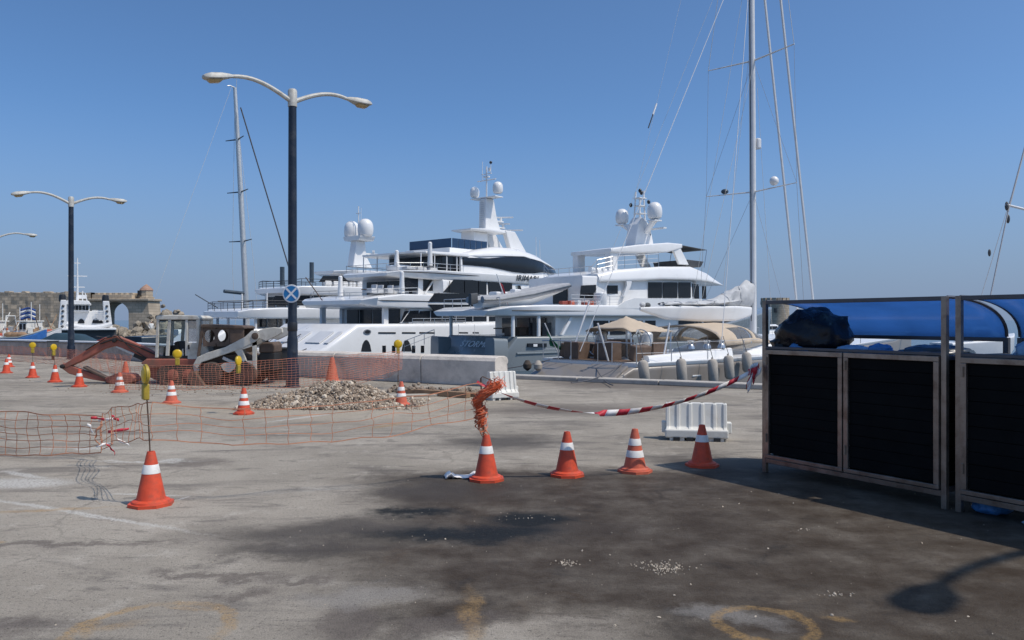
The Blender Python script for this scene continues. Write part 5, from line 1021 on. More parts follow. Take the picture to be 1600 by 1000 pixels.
# tracks
gx, gz = ex(990, 560)
for s, y in ((-1, -.55), (1, .55)):
    hw, rr = .82, .24
    loop = [(gx - hw + rr * -math.sin(k * math.pi / 8), rr + .02 + rr * math.cos(k * math.pi / 8)) for k in range(9)] + [(gx + hw + rr * math.sin(k * math.pi / 8), rr + .02 - rr * math.cos(k * math.pi / 8)) for k in range(9)]
    MB().prism(loop, y - .15, y + .15).build('track', 'tyre', exv, bevel=.02)
    for k in range(4): MB().lathe([(.13, -.17), (.15, -.16), (.15, .16), (.13, .17)], 14, (gx - .62 + k * .41, y, .26), 0, Matrix.Rotation(R(90), 3, 'X')).build('track_roller', 'dig_red', exv)
    b = MB()
    for k in range(22):
        u = k / 21; b.box((gx - hw + u * 2 * hw, y, .5), (.045, .32, .03)); b.box((gx - hw + u * 2 * hw, y, .015), (.045, .32, .028))
    b.build('track_cleat', 'tyre', exv)
poly(exv, 'turntable', [(640, 440), (1040, 440), (1060, 480), (1020, 500), (660, 500), (600, 470)], -.6, .6, 'dig_red', .03)
poly(exv, 'engine_cover', [(990, 330), (1040, 345), (1080, 440), (985, 445)], -.55, .55, 'dig_white', .04)
poly(exv, 'swing_bracket', [(600, 450), (700, 420), (830, 480), (830, 590), (700, 600), (610, 560)], -.35, .2, 'dig_red', .03)
poly(exv, 'dozer_blade', [(770, 585), (905, 650), (880, 655), (760, 615)], -.85, .75, 'dig_black', .01)
# cab
cabx = [ex(712, 165), ex(905, 165), ex(992, 165)]
cy0, cy1 = -.55, .35
poly(exv, 'cab_roof', [(702, 165), (712, 148), (800, 143), (985, 148), (1000, 160), (1000, 176), (706, 176)], cy0 - .05, cy1 + .05, 'dig_white', .03)
for pts in ([(708, 175), (726, 175), (718, 432), (698, 432)], [(785, 170), (806, 170), (790, 420), (768, 420)], [(902, 170), (920, 170), (920, 420), (902, 420)], [(976, 170), (996, 170), (1000, 400), (980, 400)]):
    for y in (cy0, cy1): poly(exv, 'cab_post', pts, y - .03, y + .03, 'dig_white', .008)
poly(exv, 'cab_side_panel', [(918, 330), (985, 330), (985, 445), (918, 445)], cy0 - .03, cy0 + .03, 'dig_white', .01)
poly(exv, 'window', [(920, 182), (978, 182), (978, 325), (920, 325)], cy0 - .01, cy0 + .005, 'clear_pvc', 0)
poly(exv, 'window', [(806, 182), (902, 182), (902, 320), (800, 320)], cy0 - .01, cy0 + .005, 'clear_glass', 0)
poly(exv, 'window', [(726, 182), (782, 182), (772, 400), (718, 400)], cy0 - .01, cy0 + .005, 'clear_glass', 0)
poly(exv, 'roof_lining', [(712, 176), (990, 176), (990, 184), (712, 184)], cy0, cy1, 'dig_black', 0)
poly(exv, 'cab_console', [(735, 360), (765, 350), (770, 430), (730, 430)], -.4, .2, 'dig_black', .02)
poly(exv, 'cab_floor', [(700, 420), (1000, 420), (1000, 450), (700, 450)], cy0, cy1, 'dig_black', .02)
poly(exv, 'driver_seat', [(800, 330), (830, 320), (840, 385), (895, 385), (895, 430), (800, 430)], -.35, .15, 'dig_black', .03)
poly(exv, 'control_lever', [(872, 375), (880, 372), (885, 430), (875, 430)], -.5, -.45, 'dig_white', .004); poly(exv, 'cab_back_panel', [(990, 165), (1003, 165), (1003, 430), (990, 430)], cy0, cy1, 'clear_pvc', 0)
# boom, stick and bucket
beam(exv, 'boom', [(700, 455), (600, 400), (470, 345), (395, 318), (300, 350), (180, 425), (50, 495)], [.10, .125, .125, .14, .12, .10, .06], -.25, .17, 'dig_red', .02)
beam(exv, 'boom_ram', [(640, 470), (520, 415)], [.055, .055], -.25, .1, 'dig_black', .01); beam(exv, 'boom_ram_rod', [(520, 415), (395, 358)], [.03, .03], -.25, .05, 'steel', .005)
beam(exv, 'stick_ram', [(380, 318), (270, 362)], [.045, .045], -.25, .09, 'dig_black', .01); beam(exv, 'stick_ram_rod', [(270, 362), (165, 425)], [.025, .025], -.25, .05, 'steel', .005)
beam(exv, 'stick', [(30, 488), (90, 520), (220, 560), (340, 590)], [.07, .11, .085, .05], -.25, .15, 'dig_red', .02)
beam(exv, 'bucket_link', [(180, 500), (300, 560), (360, 585)], [.03, .03, .03], -.25, .2, 'dig_brown', .01)
poly(exv, 'bucket', [(335, 575), (420, 540), (520, 545), (560, 590), (500, 612), (400, 615), (350, 605)], -.45, -.05, 'dig_red', .03)
b = MB()
for k in range(4): b.prism([ex(340, 596), ex(372, 590), ex(372, 612)], -.44 + k * .115, -.39 + k * .115)
b.build('bucket_tooth', 'dig_brown', exv)
MB().lathe([(.04, -.13), (.07, -.12), (.07, .12), (.04, .13)], 12, (ex(350, 592)[0], -.25, ex(350, 592)[1]), 0, Matrix.Rotation(R(90), 3, 'X')).build('bucket_pin', 'dig_black', exv)
for p in ((700, 455), (395, 318), (40, 495)): MB().lathe([(.03, -.15), (.055, -.14), (.055, .14), (.03, .15)], 12, (ex(*p)[0], -.25, ex(*p)[1]), 0, Matrix.Rotation(R(90), 3, 'X')).build('boom_pin', 'dig_black', exv)
b = MB(); b.tube([(*[ex(690, 420)[0]], -.36, ex(690, 420)[1]), (ex(560, 370)[0], -.36, ex(560, 370)[1] + .03), (ex(400, 305)[0], -.36, ex(400, 305)[1]), (ex(300, 340)[0], -.36, ex(300, 340)[1])], .018, 6); b.build('hydraulic_hose', 'dig_black', exv)
MB().tube([(ex(1010, 330)[0], .2, ex(1010, 330)[1]), (ex(1010, 250)[0], .2, ex(1010, 250)[1]), (ex(1016, 235)[0], .2, ex(1016, 235)[1])], .035, 8).build('exhaust_pipe', 'rust', exv)
for q in (-.45, .25): MB().lathe([(.02, -.05), (.055, -.04), (.06, .03), (.02, .05)], 10, (ex(716, 160)[0] - .06, q, ex(716, 160)[1]), 0, Matrix.Rotation(R(90), 3, 'Y')).build('work_light', 'dig_black', exv)
poly(exv, 'door_handle', [(922, 345), (932, 345), (932, 375), (922, 375)], cy0 - .05, cy0 - .03, 'dig_black', 0)
for yy in (-.36, -.14):
    MB().tube([(*[ex(640, 455)[0]], yy, ex(640, 455)[1]), (ex(500, 380)[0], yy, ex(500, 380)[1] + .06), (ex(420, 325)[0], yy, ex(420, 325)[1] + .16), (ex(330, 335)[0], yy, ex(330, 335)[1] + .12), (ex(200, 410)[0], yy, ex(200, 410)[1] + .1)], .015, 6).build('hydraulic_hose', 'dig_black', exv)
poly(exv, 'counterweight', [(1000, 420), (1075, 425), (1085, 480), (1060, 500), (1000, 500)], -.6, .6, 'dig_brown', .04)
# skid loader with white arms
sk = thing('skid_loader', 'skid loader with white lift arms and rusty brown cage beside the excavator', 'loader', (0, DX - .3, 0))
for y in (-.5, .5):
    for p in ((1110, 560), (1330, 560)):
        c = ex(*p); m = Matrix.Rotation(R(90), 3, 'X')
        MB().lathe([(.16, -.13), (.27, -.12), (.30, -.09), (.30, .09), (.27, .12), (.16, .13)], 22, (c[0], y, .31), 0, m).build('tyre', 'tyre', sk)
        MB().lathe([(.03, -.12), (.07, -.13), (.08, -.07), (.17, -.09), (.18, .09), (.03, .1)], 16, (c[0], y, .31), 0, m).build('rim', 'dig_red', sk)
poly(sk, 'chassis', [(1040, 430), (1320, 400), (1400, 430), (1420, 540), (1060, 545), (1030, 480)], -.36, .36, 'dig_brown', .03)
for y in (-.5, .5): poly(sk, 'arm_tail', [(1408, 252), (1450, 236), (1520, 226), (1575, 232), (1580, 262), (1530, 290), (1470, 318), (1425, 302)], y - .05, y + .05, 'dig_white', .015)
poly(sk, 'engine_hood', [(1405, 350), (1430, 330), (1500, 325), (1512, 350), (1512, 400), (1405, 400)], -.36, .36, 'dig_brown', .04)
poly(sk, 'rear_grille', [(1410, 400), (1512, 400), (1512, 520), (1410, 520)], -.38, .38, 'dig_black', .02)
for y in (-.4, .4):
    # cage side with two round openings
    hole = lambda cx, rx, ry, k: (cx + rx * math.cos(k), 285 + ry * math.sin(k))
    b = MB()
    outer = [(1035, 228), (1125, 222), (1235, 222), (1310, 240), (1310, 350), (1235, 355), (1125, 355), (1010, 400)]
    def panel(poly_out, cx):
        N = 24; ring_in = [hole(cx, 36, 42, 2 * math.pi * k / N) for k in range(N)]
        xs = [p[0] for p in poly_out]; ys = [p[1] for p in poly_out]; x0_, x1_, y0_, y1_ = min(xs), max(xs), min(ys), max(ys)
        out = []
        for k in range(N):
            a = 2 * math.pi * k / N; dx, dy = math.cos(a), math.sin(a); t_ = min(((x1_ - cx) / dx if dx > 0 else (x0_ - cx) / dx) if abs(dx) > 1e-6 else 1e9, ((y1_ - 285) / dy if dy > 0 else (y0_ - 285) / dy) if abs(dy) > 1e-6 else 1e9); out.append((cx + dx * t_, 285 + dy * t_))
        vs = [];
        for yy in (y - .02, y + .02):
            vs += [(ex(*p)[0], yy, ex(*p)[1]) for p in out] + [(ex(*p)[0], yy, ex(*p)[1]) for p in ring_in]
        fs = []
        for k in range(N):
            j = (k + 1) % N; fs += [(k, j, N + j, N + k), (2 * N + k, 3 * N + k, 3 * N + j, 2 * N + j), (N + k, N + j, 3 * N + j, 3 * N + k), (k, 2 * N + k, 2 * N + j, j)]
        b.add(vs, fs, False)
    panel([(1035, 228), (1125, 355)], 1080); panel([(1125, 228), (1215, 355)], 1170); b.build('cage_side', 'dig_brown', sk)
    poly(sk, 'cage_side', [(1216, 228), (1310, 232), (1310, 400), (1216, 400)], y - .02, y + .02, 'dig_brown', .006)
    poly(sk, 'cage_post', [(1022, 228), (1040, 228), (1012, 420), (995, 420)], y - .03, y + .03, 'dig_brown', .008)
poly(sk, 'cage_roof', [(1020, 212), (1040, 206), (1300, 216), (1316, 226), (1316, 238), (1020, 230)], -.45, .45, 'dig_brown', .02)
poly(sk, 'driver_seat', [(1100, 330), (1250, 330), (1280, 430), (1080, 430)], -.3, .3, 'dig_black', .03)
for y in (-.5, .5):
    poly(sk, 'lift_arm', [(982, 478), (1012, 425), (1080, 395), (1200, 358), (1330, 290), (1372, 250), (1405, 245), (1425, 262), (1425, 300), (1400, 322), (1300, 372), (1200, 405), (1080, 448), (1040, 460), (1012, 502)], y - .06, y + .06, 'dig_white', .015)
    b = MB()
    for tri in ([(1255, 378), (1300, 352), (1345, 470), (1325, 470)], [(1378, 320), (1402, 318), (1402, 530), (1380, 530)], [(1300, 352), (1402, 318), (1402, 345), (1310, 375)], [(1322, 450), (1382, 450), (1382, 530), (1345, 500)]): b.prism([ex(*p) for p in tri], y - .045, y + .045)
    b.build('arm_link', 'dig_white', sk)
    c = ex(1398, 285); MB().lathe([(.05, -.09), (.09, -.08), (.09, .08), (.05, .09)], 14, (c[0], y, c[1]), 0, Matrix.Rotation(R(90), 3, 'X')).build('arm_pivot', 'dig_brown', sk)
    beam(sk, 'lift_ram', [(1330, 500), (1180, 430)], [.04, .04], y, .08, 'steel', .005)
poly(sk, 'tool_coupler', [(1170, 480), (1200, 462), (1275, 470), (1270, 500), (1230, 530), (1190, 515)], -.62, -.5, 'dig_white', .015)
poly(sk, 'tool_coupler', [(975, 480), (1010, 470), (1020, 520), (985, 525)], -.5, .5, 'dig_white', .015)
poly(sk, 'bucket_blade', [(985, 520), (1010, 515), (1090, 625), (990, 625), (960, 560)], -.75, .75, 'dig_brown', .02)

# ------------------------------------------------------------------ gravel heap and trench edge
def heap_h(x, y):
    h = 0
    for cx, cy, rx, ry, hh in ((-3.5, 16.1, 1.15, .85, .42), (-4.3, 15.95, .85, .7, .22), (-2.95, 15.9, .65, .55, .24), (-3.6, 15.6, 1.5, .6, .12)):
        q = ((x - cx) / rx) ** 2 + ((y - cy) / ry) ** 2; h = max(h, hh * max(0, 1 - q) ** .75) if q < 1 else h
    return h
rnd = random.Random(21)
gh = thing('gravel_heap', 'heap of pale broken gravel dug up in front of the sea wall', 'gravel heap', (0, 0, 0))
b = MB(); NXg, NYg = 70, 40
b.grid(lambda i, j: (-5.4 + 3.7 * i, 15.0 + 2.3 * j, heap_h(-5.4 + 3.7 * i, 15.0 + 2.3 * j) * (1 + .25 * mnoise.noise((i * 22, j * 14, 0))) - .02), NXg, NYg); tag(b.build('heap_core', 'soil', gh), kind='stuff')
for nm, cnt, m, r0, r1 in (('broken_stones', 4600, 'gravel', .007, .028), ('pale_stones', 1500, 'gravel_light', .006, .040), ('soil_clods', 1300, 'soil', .012, .055), ('broken_slabs', 60, 'gravel_light', .05, .085)):
    b = MB(); k = 0
    while k < cnt:
        x = rnd.uniform(-5.3, -1.75); y = rnd.uniform(15.0, 17.2); h = heap_h(x, y)
        if h < .01 and rnd.random() > .22: continue
        r = rnd.uniform(r0, r1) * (.7 + .5 * rnd.random()); stone(b, (x, y, h * (1 + .2 * mnoise.noise((x * 6, y * 6, 0))) + r * .2), r, rnd); k += 1
    tag(b.build(nm, m, gh), kind='stuff')
def near_ground(name, x0, y0, x1, y1, label, w_=.22, h=.09, m='wood'):
    a = Vector((x0, y0, 0)); c = Vector((x1, y1, 0)); d = c - a; o = MB().box((0, 0, h / 2 + .005), (d.length, w_, h)).build(name, m, bevel=.01); o.location = (a + c) / 2; o.rotation_euler = (0, 0, math.atan2(d.y, d.x)); return tag(o, label, 'plank')
near_ground('timber_plank', -2.6, 18.6, -.7, 17.6, 'long brown timber plank lying along the trench below the wall')
near_ground('timber_plank', -2.2, 18.2, -.95, 17.35, 'shorter red-brown timber lying before the long plank by the trench', .16, .12, 'wood')
near_ground('timber_plank', -2.9, 17.6, -1.6, 17.9, 'pale board lying flat between gravel heap and white barrier', .3, .04, 'road_sand')
b = MB(); rnd = random.Random(9)
for i in range(420):
    x = rnd.uniform(-2.9, -.4); y = 18.9 - .5 * (x + 2.6) + rnd.gauss(0, .22); stone(b, (x, y, abs(rnd.gauss(0, .05))), rnd.uniform(.02, .09), rnd)
for i in range(420):
    x = rnd.gauss(-7.8, 1.6); y = rnd.gauss(20.2, 1.1); stone(b, (x, y, .004), rnd.uniform(.006, .03), rnd)
tag(b.build('rubble', 'soil'), 'brown rubble and clods strewn along the trench and round the machines', 'rubble', kind='stuff')
b = MB(); rnd = random.Random(13)
for (px, py, n, sx, sy) in ((1040, 888, 150, .07, .06), (885, 880, 70, .04, .04), (1015, 880, 20, .1, .05), (1310, 928, 25, .05, .03), (720, 745, 40, .12, .05), (1250, 827, 6, .06, .02), (805, 812, 20, .18, .1), (648, 842, 5, .1, .05)):
    c = gp(px, py)
    for i in range(n): stone(b, (c.x + rnd.gauss(0, sx), c.y + rnd.gauss(0, sy), .002), rnd.uniform(.002, .008), rnd)
for i in range(260):
    d = rnd.uniform(4.0, 10); x = rnd.uniform(-.62, .62) * d; stone(b, (x, d, .001), rnd.uniform(.0015, .0045) * (1.8 if rnd.random() < .12 else 1), rnd)
for i in range(22):
    d = rnd.uniform(4.2, 8); x = rnd.uniform(0, .6) * d; stone(b, (x, d, .002), rnd.uniform(.004, .012), rnd, .4)
tag(b.build('loose_grit', 'gravel_light'), 'pale crumbs of grit and plaster scattered over the asphalt', 'grit', kind='stuff')
def rag(px, py, s, label, m, rz=0.0):
    c = gp(px, py); rn = random.Random(px)
    o = MB().grid(lambda i, j: ((i - .5) * s * 1.6, (j - .5) * s * .7, .01 + .18 * s * abs(mnoise.noise((i * 4 + px, j * 3, 1))) * (1 + math.sin(i * 9))), 14, 8).build('rag', m, solid=.004); o.location = c; o.rotation_euler = (0, 0, rz); return tag(o, label, 'rag')
rag(725, 746, .26, 'crumpled white plastic scrap lying left of the cone with the orange bundle', 'tape_white', .2)

# ------------------------------------------------------------------ traffic cones
CM = {}
def cone_meshes(bands, red):
    key = (bands, red)
    if key in CM: return CM[key]
    H = .48; rb, rt_ = .125, .036
    rr = lambda z: rb + (rt_ - rb) * (z - .05) / (H - .05)
    base = MB(); pts = []
    for k in range(8):
        a = k * math.pi / 4 + math.pi / 8; pts.append((.195 * math.cos(a), .195 * math.sin(a)))
    base.prism(pts, 0.0, .028, 'xy'); base.lathe([(.165, .028), (.16, .045), (.14, .055), (rb, .058)], 20)
    body = MB(); body.lathe([(rb, .05), (rr(.2), .2), (rr(.35), .35), (rt_, H - .012), (rt_ * .9, H), (rt_ * .55, H), (rt_ * .5, H - .03)], 24)
    me = [('cone_base', base.mesh('cone_base'), red), ('cone_body', body.mesh('cone_body'), red)]
    for z0, z1 in bands:
        q = MB(); q.lathe([(rr(z0) + .0005, z0), (rr(z0) + .0025, z0 + .002), (rr(z1) + .0025, z1 - .002), (rr(z1) + .0005, z1)], 24); me.append(('reflective_band', q.mesh('reflective_band'), 'cone_band'))
    for nm, m_, mt in me: m_.materials.append(M[mt])
    CM[key] = me; return me
def cone(px, py, label, bands=1, rz=0.0, red='cone_red', s=1.0, tilt=(0, 0)):
    c = gp(px, py)
    t = thing('traffic_cone', label, 'traffic cone', c, rz, 'orange traffic cones round the works'); t.scale = (s, s, s); t.rotation_euler = (tilt[0], tilt[1], rz)
    bd = {1: ((.285, .365),), 2: ((.17, .245), (.30, .375)), 0: ()}[bands]
    for nm, me, mt in cone_meshes(bd, red):
        o = bpy.data.objects.new(nm, me); C.objects.link(o); o.parent = t
    return c
def warning_lamp(c, h, label, r=.085, face=0.0, lean=(0, 0)):
    t = thing('warning_lamp', label, 'warning lamp', (c.x, c.y, .3), 0, 'yellow warning lamps on rods')
    top = Vector((lean[0], lean[1], h - .3))
    MB().tube([(0, 0, 0), tuple(top * .5 + Vector((.004, 0, 0))), tuple(top)], .007, 6).build('rod', 'rust', t)
    k = MB().box((0, 0, -.12), (.085, .055, .15)).build('battery_box', 'lamp_box', t, bevel=.012); k.location = top; k.rotation_euler = (0, 0, face)
    m = Matrix.Rotation(R(90), 3, 'X')
    l_ = MB().lathe([(.01, -.030), (r * .6, -.028), (r * .9, -.020), (r, -.009), (r, .009), (r * .9, .020), (r * .6, .028), (.01, .030)], 22, (0, 0, r - .05), 0, m).build('lens', 'lamp_yellow', t); l_.location = top; l_.rotation_euler = (0, 0, face)
    MB().lathe([(r * 1.02, -.014), (r * 1.08, -.01), (r * 1.08, .01), (r * 1.02, .014)], 22, (0, 0, r - .05), 0, m).build('lens_rim', 'lamp_box', l_)
    return top
K = {}
K['n'] = cone(236, 789, 'nearest orange cone with one white band and a rod with yellow lamp', 1, .25, s=1.03)
K['c'] = cone(760, 750, 'orange cone with one band carrying the rod wrapped in orange netting', 1, .1)
cone(886, 743, 'orange cone with one band standing right of the netting bundle', 1, .0)
cone(992, 737, 'orange cone with two bands between the one-banded cone and the shaded cone', 2, .3, 'cone_red_faded')
cone(1097, 728, 'dark shaded cone at the corner of the bin cage', 1, .2)
K['a'] = cone(381, 647, 'two-banded cone left of the gravel heap', 2, .2, 'cone_red', .98)
K['b'] = cone(268, 630, 'two-banded cone standing before the excavator blade', 2, .1, 'cone_red_faded', .96)
cone(187, 613, 'two-banded cone below the bucket of the red digger arm', 2, .1, 'cone_red_faded', .98)
cone(124, 604.5, 'one-banded cone under the elbow of the red digger arm', 1, .1, 'cone_red', .95)
K['e'] = cone(86, 597, 'one-banded cone with a lamp rod just left of the far lamp post', 1, .3, 'cone_red', .98)
K['f'] = cone(51, 590, 'second cone from the left edge of the far row, with a lamp rod', 1, .2, 'cone_red', .95)
cone(10, 583, 'leftmost cone of the far row at the picture edge', 1, .1, 'cone_red', .95)
cone(14, 573.5, 'farthest cone, directly behind the leftmost one', 2, .1, 'cone_red', .95)
cone(627, 633, 'two-banded faded cone at the right end of the gravel heap', 2, .1, 'cone_red_faded', .98)
K['g'] = cone(519, 599, 'plain orange-red cone behind the netting near the tall street lamp', 0, .1, 'cone_red_faded', 1.45)
cone(196, 594, 'plain faded cone standing behind the digger bucket', 0, .1, 'cone_red_faded', 1.1)
warning_lamp(K['n'], 1.16, 'nearest yellow warning lamp, seen edge-on above the near left cone', .088, R(-52), (-.06, .02))
warning_lamp(K['b'], .97, 'yellow round warning lamp below the excavator cab', .088, R(15), (.12, 0))
warning_lamp(K['a'], .93, 'yellow warning lamp on a rod before the white loader arm', .085, R(75), (-.10, 0))
warning_lamp(K['e'], .92, 'yellow warning lamp just left of the far lamp post', .085, R(60), (-.04, 0)); warning_lamp(K['f'], .92, 'leftmost yellow warning lamp of the far cone row', .085, R(20), (.0, 0))
pg = gp(622, 606); warning_lamp(pg, 1.05, 'yellow warning lamp at the right end of the netting before the wall', .10, R(10)); 
gb = MB().tube([(0, 0, -.3), (0, 0, .02)], .012, 6).build('rod_foot', 'rust'); 
for o in bpy.data.objects:
    if o.get('label') == 'yellow warning lamp at the right end of the netting before the wall': gb.parent = o
rod = thing('iron_rod', 'rusty iron rod standing in the cone right of centre', 'rod', K['c'] + Vector((-.04, 0, .30)))
MB().tube([(0.03, 0, 0), (0, 0, .35), (-.02, 0, .78)], .008, 6).build('shaft', 'rust', rod); MB().tube([(-.02, 0, .78), (.0, -.01, .80), (.14, -.02, .74), (.19, -.02, .70), (.16, -.02, .68)], .006, 6).build('hook', 'rust', rod)

# ------------------------------------------------------------------ orange safety netting
def net(name, label, path, m, du=.13, dv=.09, wdt=.007, rnd_=None, hole=None, wob=.02):
    """path: list of (x, y, z_low, z_high); mesh of flat strands between"""
    rn = random.Random(len(label)); P = [Vector((p[0], p[1])) for p in path]; L = [0]
    for a, c in zip(P, P[1:]): L.append(L[-1] + (c - a).length)
    def at(s, t):
        for i in range(len(L) - 1):
            if s <= L[i + 1] or i == len(L) - 2: break
        k = (s - L[i]) / (L[i + 1] - L[i]); p = P[i].lerp(P[i + 1], k); lo = path[i][2] * (1 - k) + path[i + 1][2] * k; hi = path[i][3] * (1 - k) + path[i + 1][3] * k
        w1_ = wob * mnoise.noise((s * 2.3, t * 2.1, 3.0)); w2_ = wob * 1.6 * mnoise.noise((s * 1.7, t * 1.3, 9.0))
        return Vector((p.x + w1_ * .5, p.y + w2_ * 1.5, lo + (hi - lo) * t + w1_))
    n = int(L[-1] / du); hgt = sum(p[3] - p[2] for p in path) / len(path); mv = max(2, round(hgt / dv)); b = MB()
    def strip(pts, wd, vert):
        vs = []; fs = []
        for i, p in enumerate(pts):
            if vert: d = Vector((P[-1].x - P[0].x, P[-1].y - P[0].y, 0)).normalized() * wd
            else: d = Vector((0, 0, wd))
            vs += [p - d / 2, p + d / 2]
            if i: fs.append((2 * i - 2, 2 * i, 2 * i + 1, 2 * i - 1))
        b.add(vs, fs, False)
    for j in range(mv + 1):
        strip([at(L[-1] * i / (n * 2), j / mv) for i in range(n * 2 + 1)], wdt * (1.5 if j in (0, mv) else 1), False)
    for i in range(n + 1):
        if hole and rn.random() < hole: continue
        strip([at(L[-1] * i / n + rn.uniform(-.01, .01), j / (mv * 2)) for j in range(mv * 2 + 1)], wdt * .8, True)
    return tag(b.build(name, m, solid=.004), label, 'safety net')
pa = K['n']; pc = K['c']
net('safety_net', 'coarse orange net sagging across the left edge of the asphalt', [(-9.6, 10.5, .02, .60), (-7.4, 10.1, .01, .57), (-6.0, 9.85, .02, .56), (-4.95, 9.6, .10, .53)], 'net_faded', .17, .095, .009, wob=.06)
net('safety_net', 'sagging coarse net strung from the near lamp rod to the orange bundle', [(-4.95, 9.6, .12, .54), (-4.2, 8.4, .42, .78), (pa.x - .02, pa.y + .02, .60, .93), (-2.6, 7.45, .53, .86), (-1.8, 7.75, .51, .86), (-1.0, 8.05, .58, .93), (pc.x - .05, pc.y, .68, 1.02)], 'net_faded', .20, .10, .006, hole=.08, wob=.05)
net('safety_net', 'fine orange netting stretched in front of the excavator and loader', [(-9.3, 18.4, .12, .62), (-8.0, 18.1, .12, .66), (-6.6, 18.2, .12, .70), (-5.2, 18.6, .12, .80), (-3.9, 19.0, .2, .86), (-2.72, 19.7, .5, .92)], 'net_orange', .095, .046, .0065, wob=.04)
net('safety_net', 'doubled fold of orange netting hanging between the tall lamp and the heap', [(-4.9, 19.6, .08, .62), (-4.0, 19.5, .1, .80), (-3.2, 19.9, .25, .78), (-2.8, 19.75, .45, .88)], 'net_orange', .095, .046, .0065, wob=.08)
net('safety_net', 'orange netting running along the harbour wall at the far left', [(-26, 35.5, .02, .62), (-21, 33.2, .02, .6), (-17.5, 30.5, .02, .62), (-14.5, 27.5, .02, .6), (-11.5, 24.0, .02, .62)], 'net_orange', .11, .06, .010, wob=.06)
# netting bundle on the central rod
bn = thing('net_bundle', 'bunched orange netting wound round the iron rod above the centre cone', 'net bundle', (pc.x, pc.y, 0))
rn = random.Random(4); b = MB()
core = [(-.06, 0, .56), (-.05, 0, .66), (-.07, 0, .74), (-.10, 0, .83), (-.02, -.02, .92), (.07, -.02, .98), (.15, -.02, 1.03)]
b.tube(core, [.028, .04, .035, .05, .055, .055, .035], 8); b.build('net_roll', 'net_red', bn)
for k in range(90):
    i = rn.uniform(0, len(core) - 1.01); a = Vector(core[int(i)]).lerp(Vector(core[int(i) + 1]), i % 1); r = rn.uniform(.045, .075); th = rn.uniform(0, 6.28)
    pts = [a + Vector((r * math.cos(th + q * .8) , r * math.sin(th + q * .8), .02 * q - .05 + rn.uniform(-.015, .015))) for q in range(7)]
    MB().tube(pts, .0045, 4, flat=.5).build('net_strand', 'net_red' if k % 3 else 'net_orange', bn)
for k in range(8): MB().tube([(-.06 + rn.uniform(-.03, .03), rn.uniform(-.03, .03), .62), (-.05 + rn.uniform(-.06, .06), rn.uniform(-.05, .05), .54), (-.03 + rn.uniform(-.06, .06), 0, .46 + rn.uniform(-.02, .05))], .006, 4).build('net_strand', 'net_faded', bn)
# torn tape in the near net
tt = thing('torn_tape', 'torn red and white tape tangled in the net left of the nearest cone', 'tape', (-4.68, 9.2, .12)); tt.scale = (.75, .75, .75)
for k, (x, z, dx, dz, m) in enumerate(((-.25, .60, .22, -.02, 'tape_red'), (-.15, .56, .25, .03, 'tape_white'), (0.0, .38, .32, .05, 'tape_red'), (.1, .36, .22, -.20, 'tape_white'), (-.15, .16, .2, .05, 'tape_white'), (0, .2, .12, -.16, 'tape_red'), (-.3, .5, .1, -.15, 'tape_white'), (.05, .62, .14, -.05, 'tape_red'), (-.2, .3, .12, .2, 'net_faded'), (-.1, .15, -.1, .25, 'net_faded'))):
    MB().grid(lambda i, j: (x + dx * i + .02 * math.sin(i * 9), .04 * math.sin(i * 5 + k), z + dz * i + .035 * (j - .5) * (1 + .4 * math.sin(i * 8 + k))), 8, 1).build('tape_strip', m, tt, solid=.003)

# ------------------------------------------------------------------ barrier tape from the rod to the bins
bt = thing('barrier_tape', 'red and white barrier tape sagging from the netting bundle to the bins', 'barrier tape')
A = Vector((pc.x - .10, pc.y - .03, 1.045)); Bp = Vector((2.76, 8.9, 1.17))
def tp(s):
    k = s; y = 4 * k * (1 - k); p = A.lerp(Bp, k); return Vector((p.x, p.y - .10 * y, p.z - .40 * y ** 1.0 * (1 - .15 * (k - .5))))
NS = 25
for q in range(NS):
    s0, s1_ = q / NS, (q + 1) / NS; vs = []; sub = 3
    for i in range(sub + 1):
        s = s0 + (s1_ - s0) * i / sub; p = tp(s); tw_ = 0.9 * math.sin(s * 7.0) + (1.2 if s < .42 else .2); wv = Vector((0.0, math.sin(tw_) * .035, math.cos(tw_) * .035)); sk_ = Vector((.02, 0, 0)) * math.cos(tw_)
        vs += [p - wv - sk_, p + wv + sk_]
    MB().add(vs, [(2 * i, 2 * i + 2, 2 * i + 3, 2 * i + 1) for i in range(sub)], True).build('tape_stripe', 'tape_white' if q % 2 else 'tape_red', bt, solid=.0015)
for k in range(9): 
    MB().grid(lambda i, j: (Bp.x - .02 - .10 * i + .03 * math.sin(k * 2.1), Bp.y - .03 + .05 * math.sin(k + i * 4), Bp.z + .03 - .16 * i * ((k % 3) * .5 + .3) + .06 * (j - .5) - .03 * k / 3), 6, 1).build('tape_knot', 'tape_red' if k % 2 else 'tape_white', bt, solid=.002)

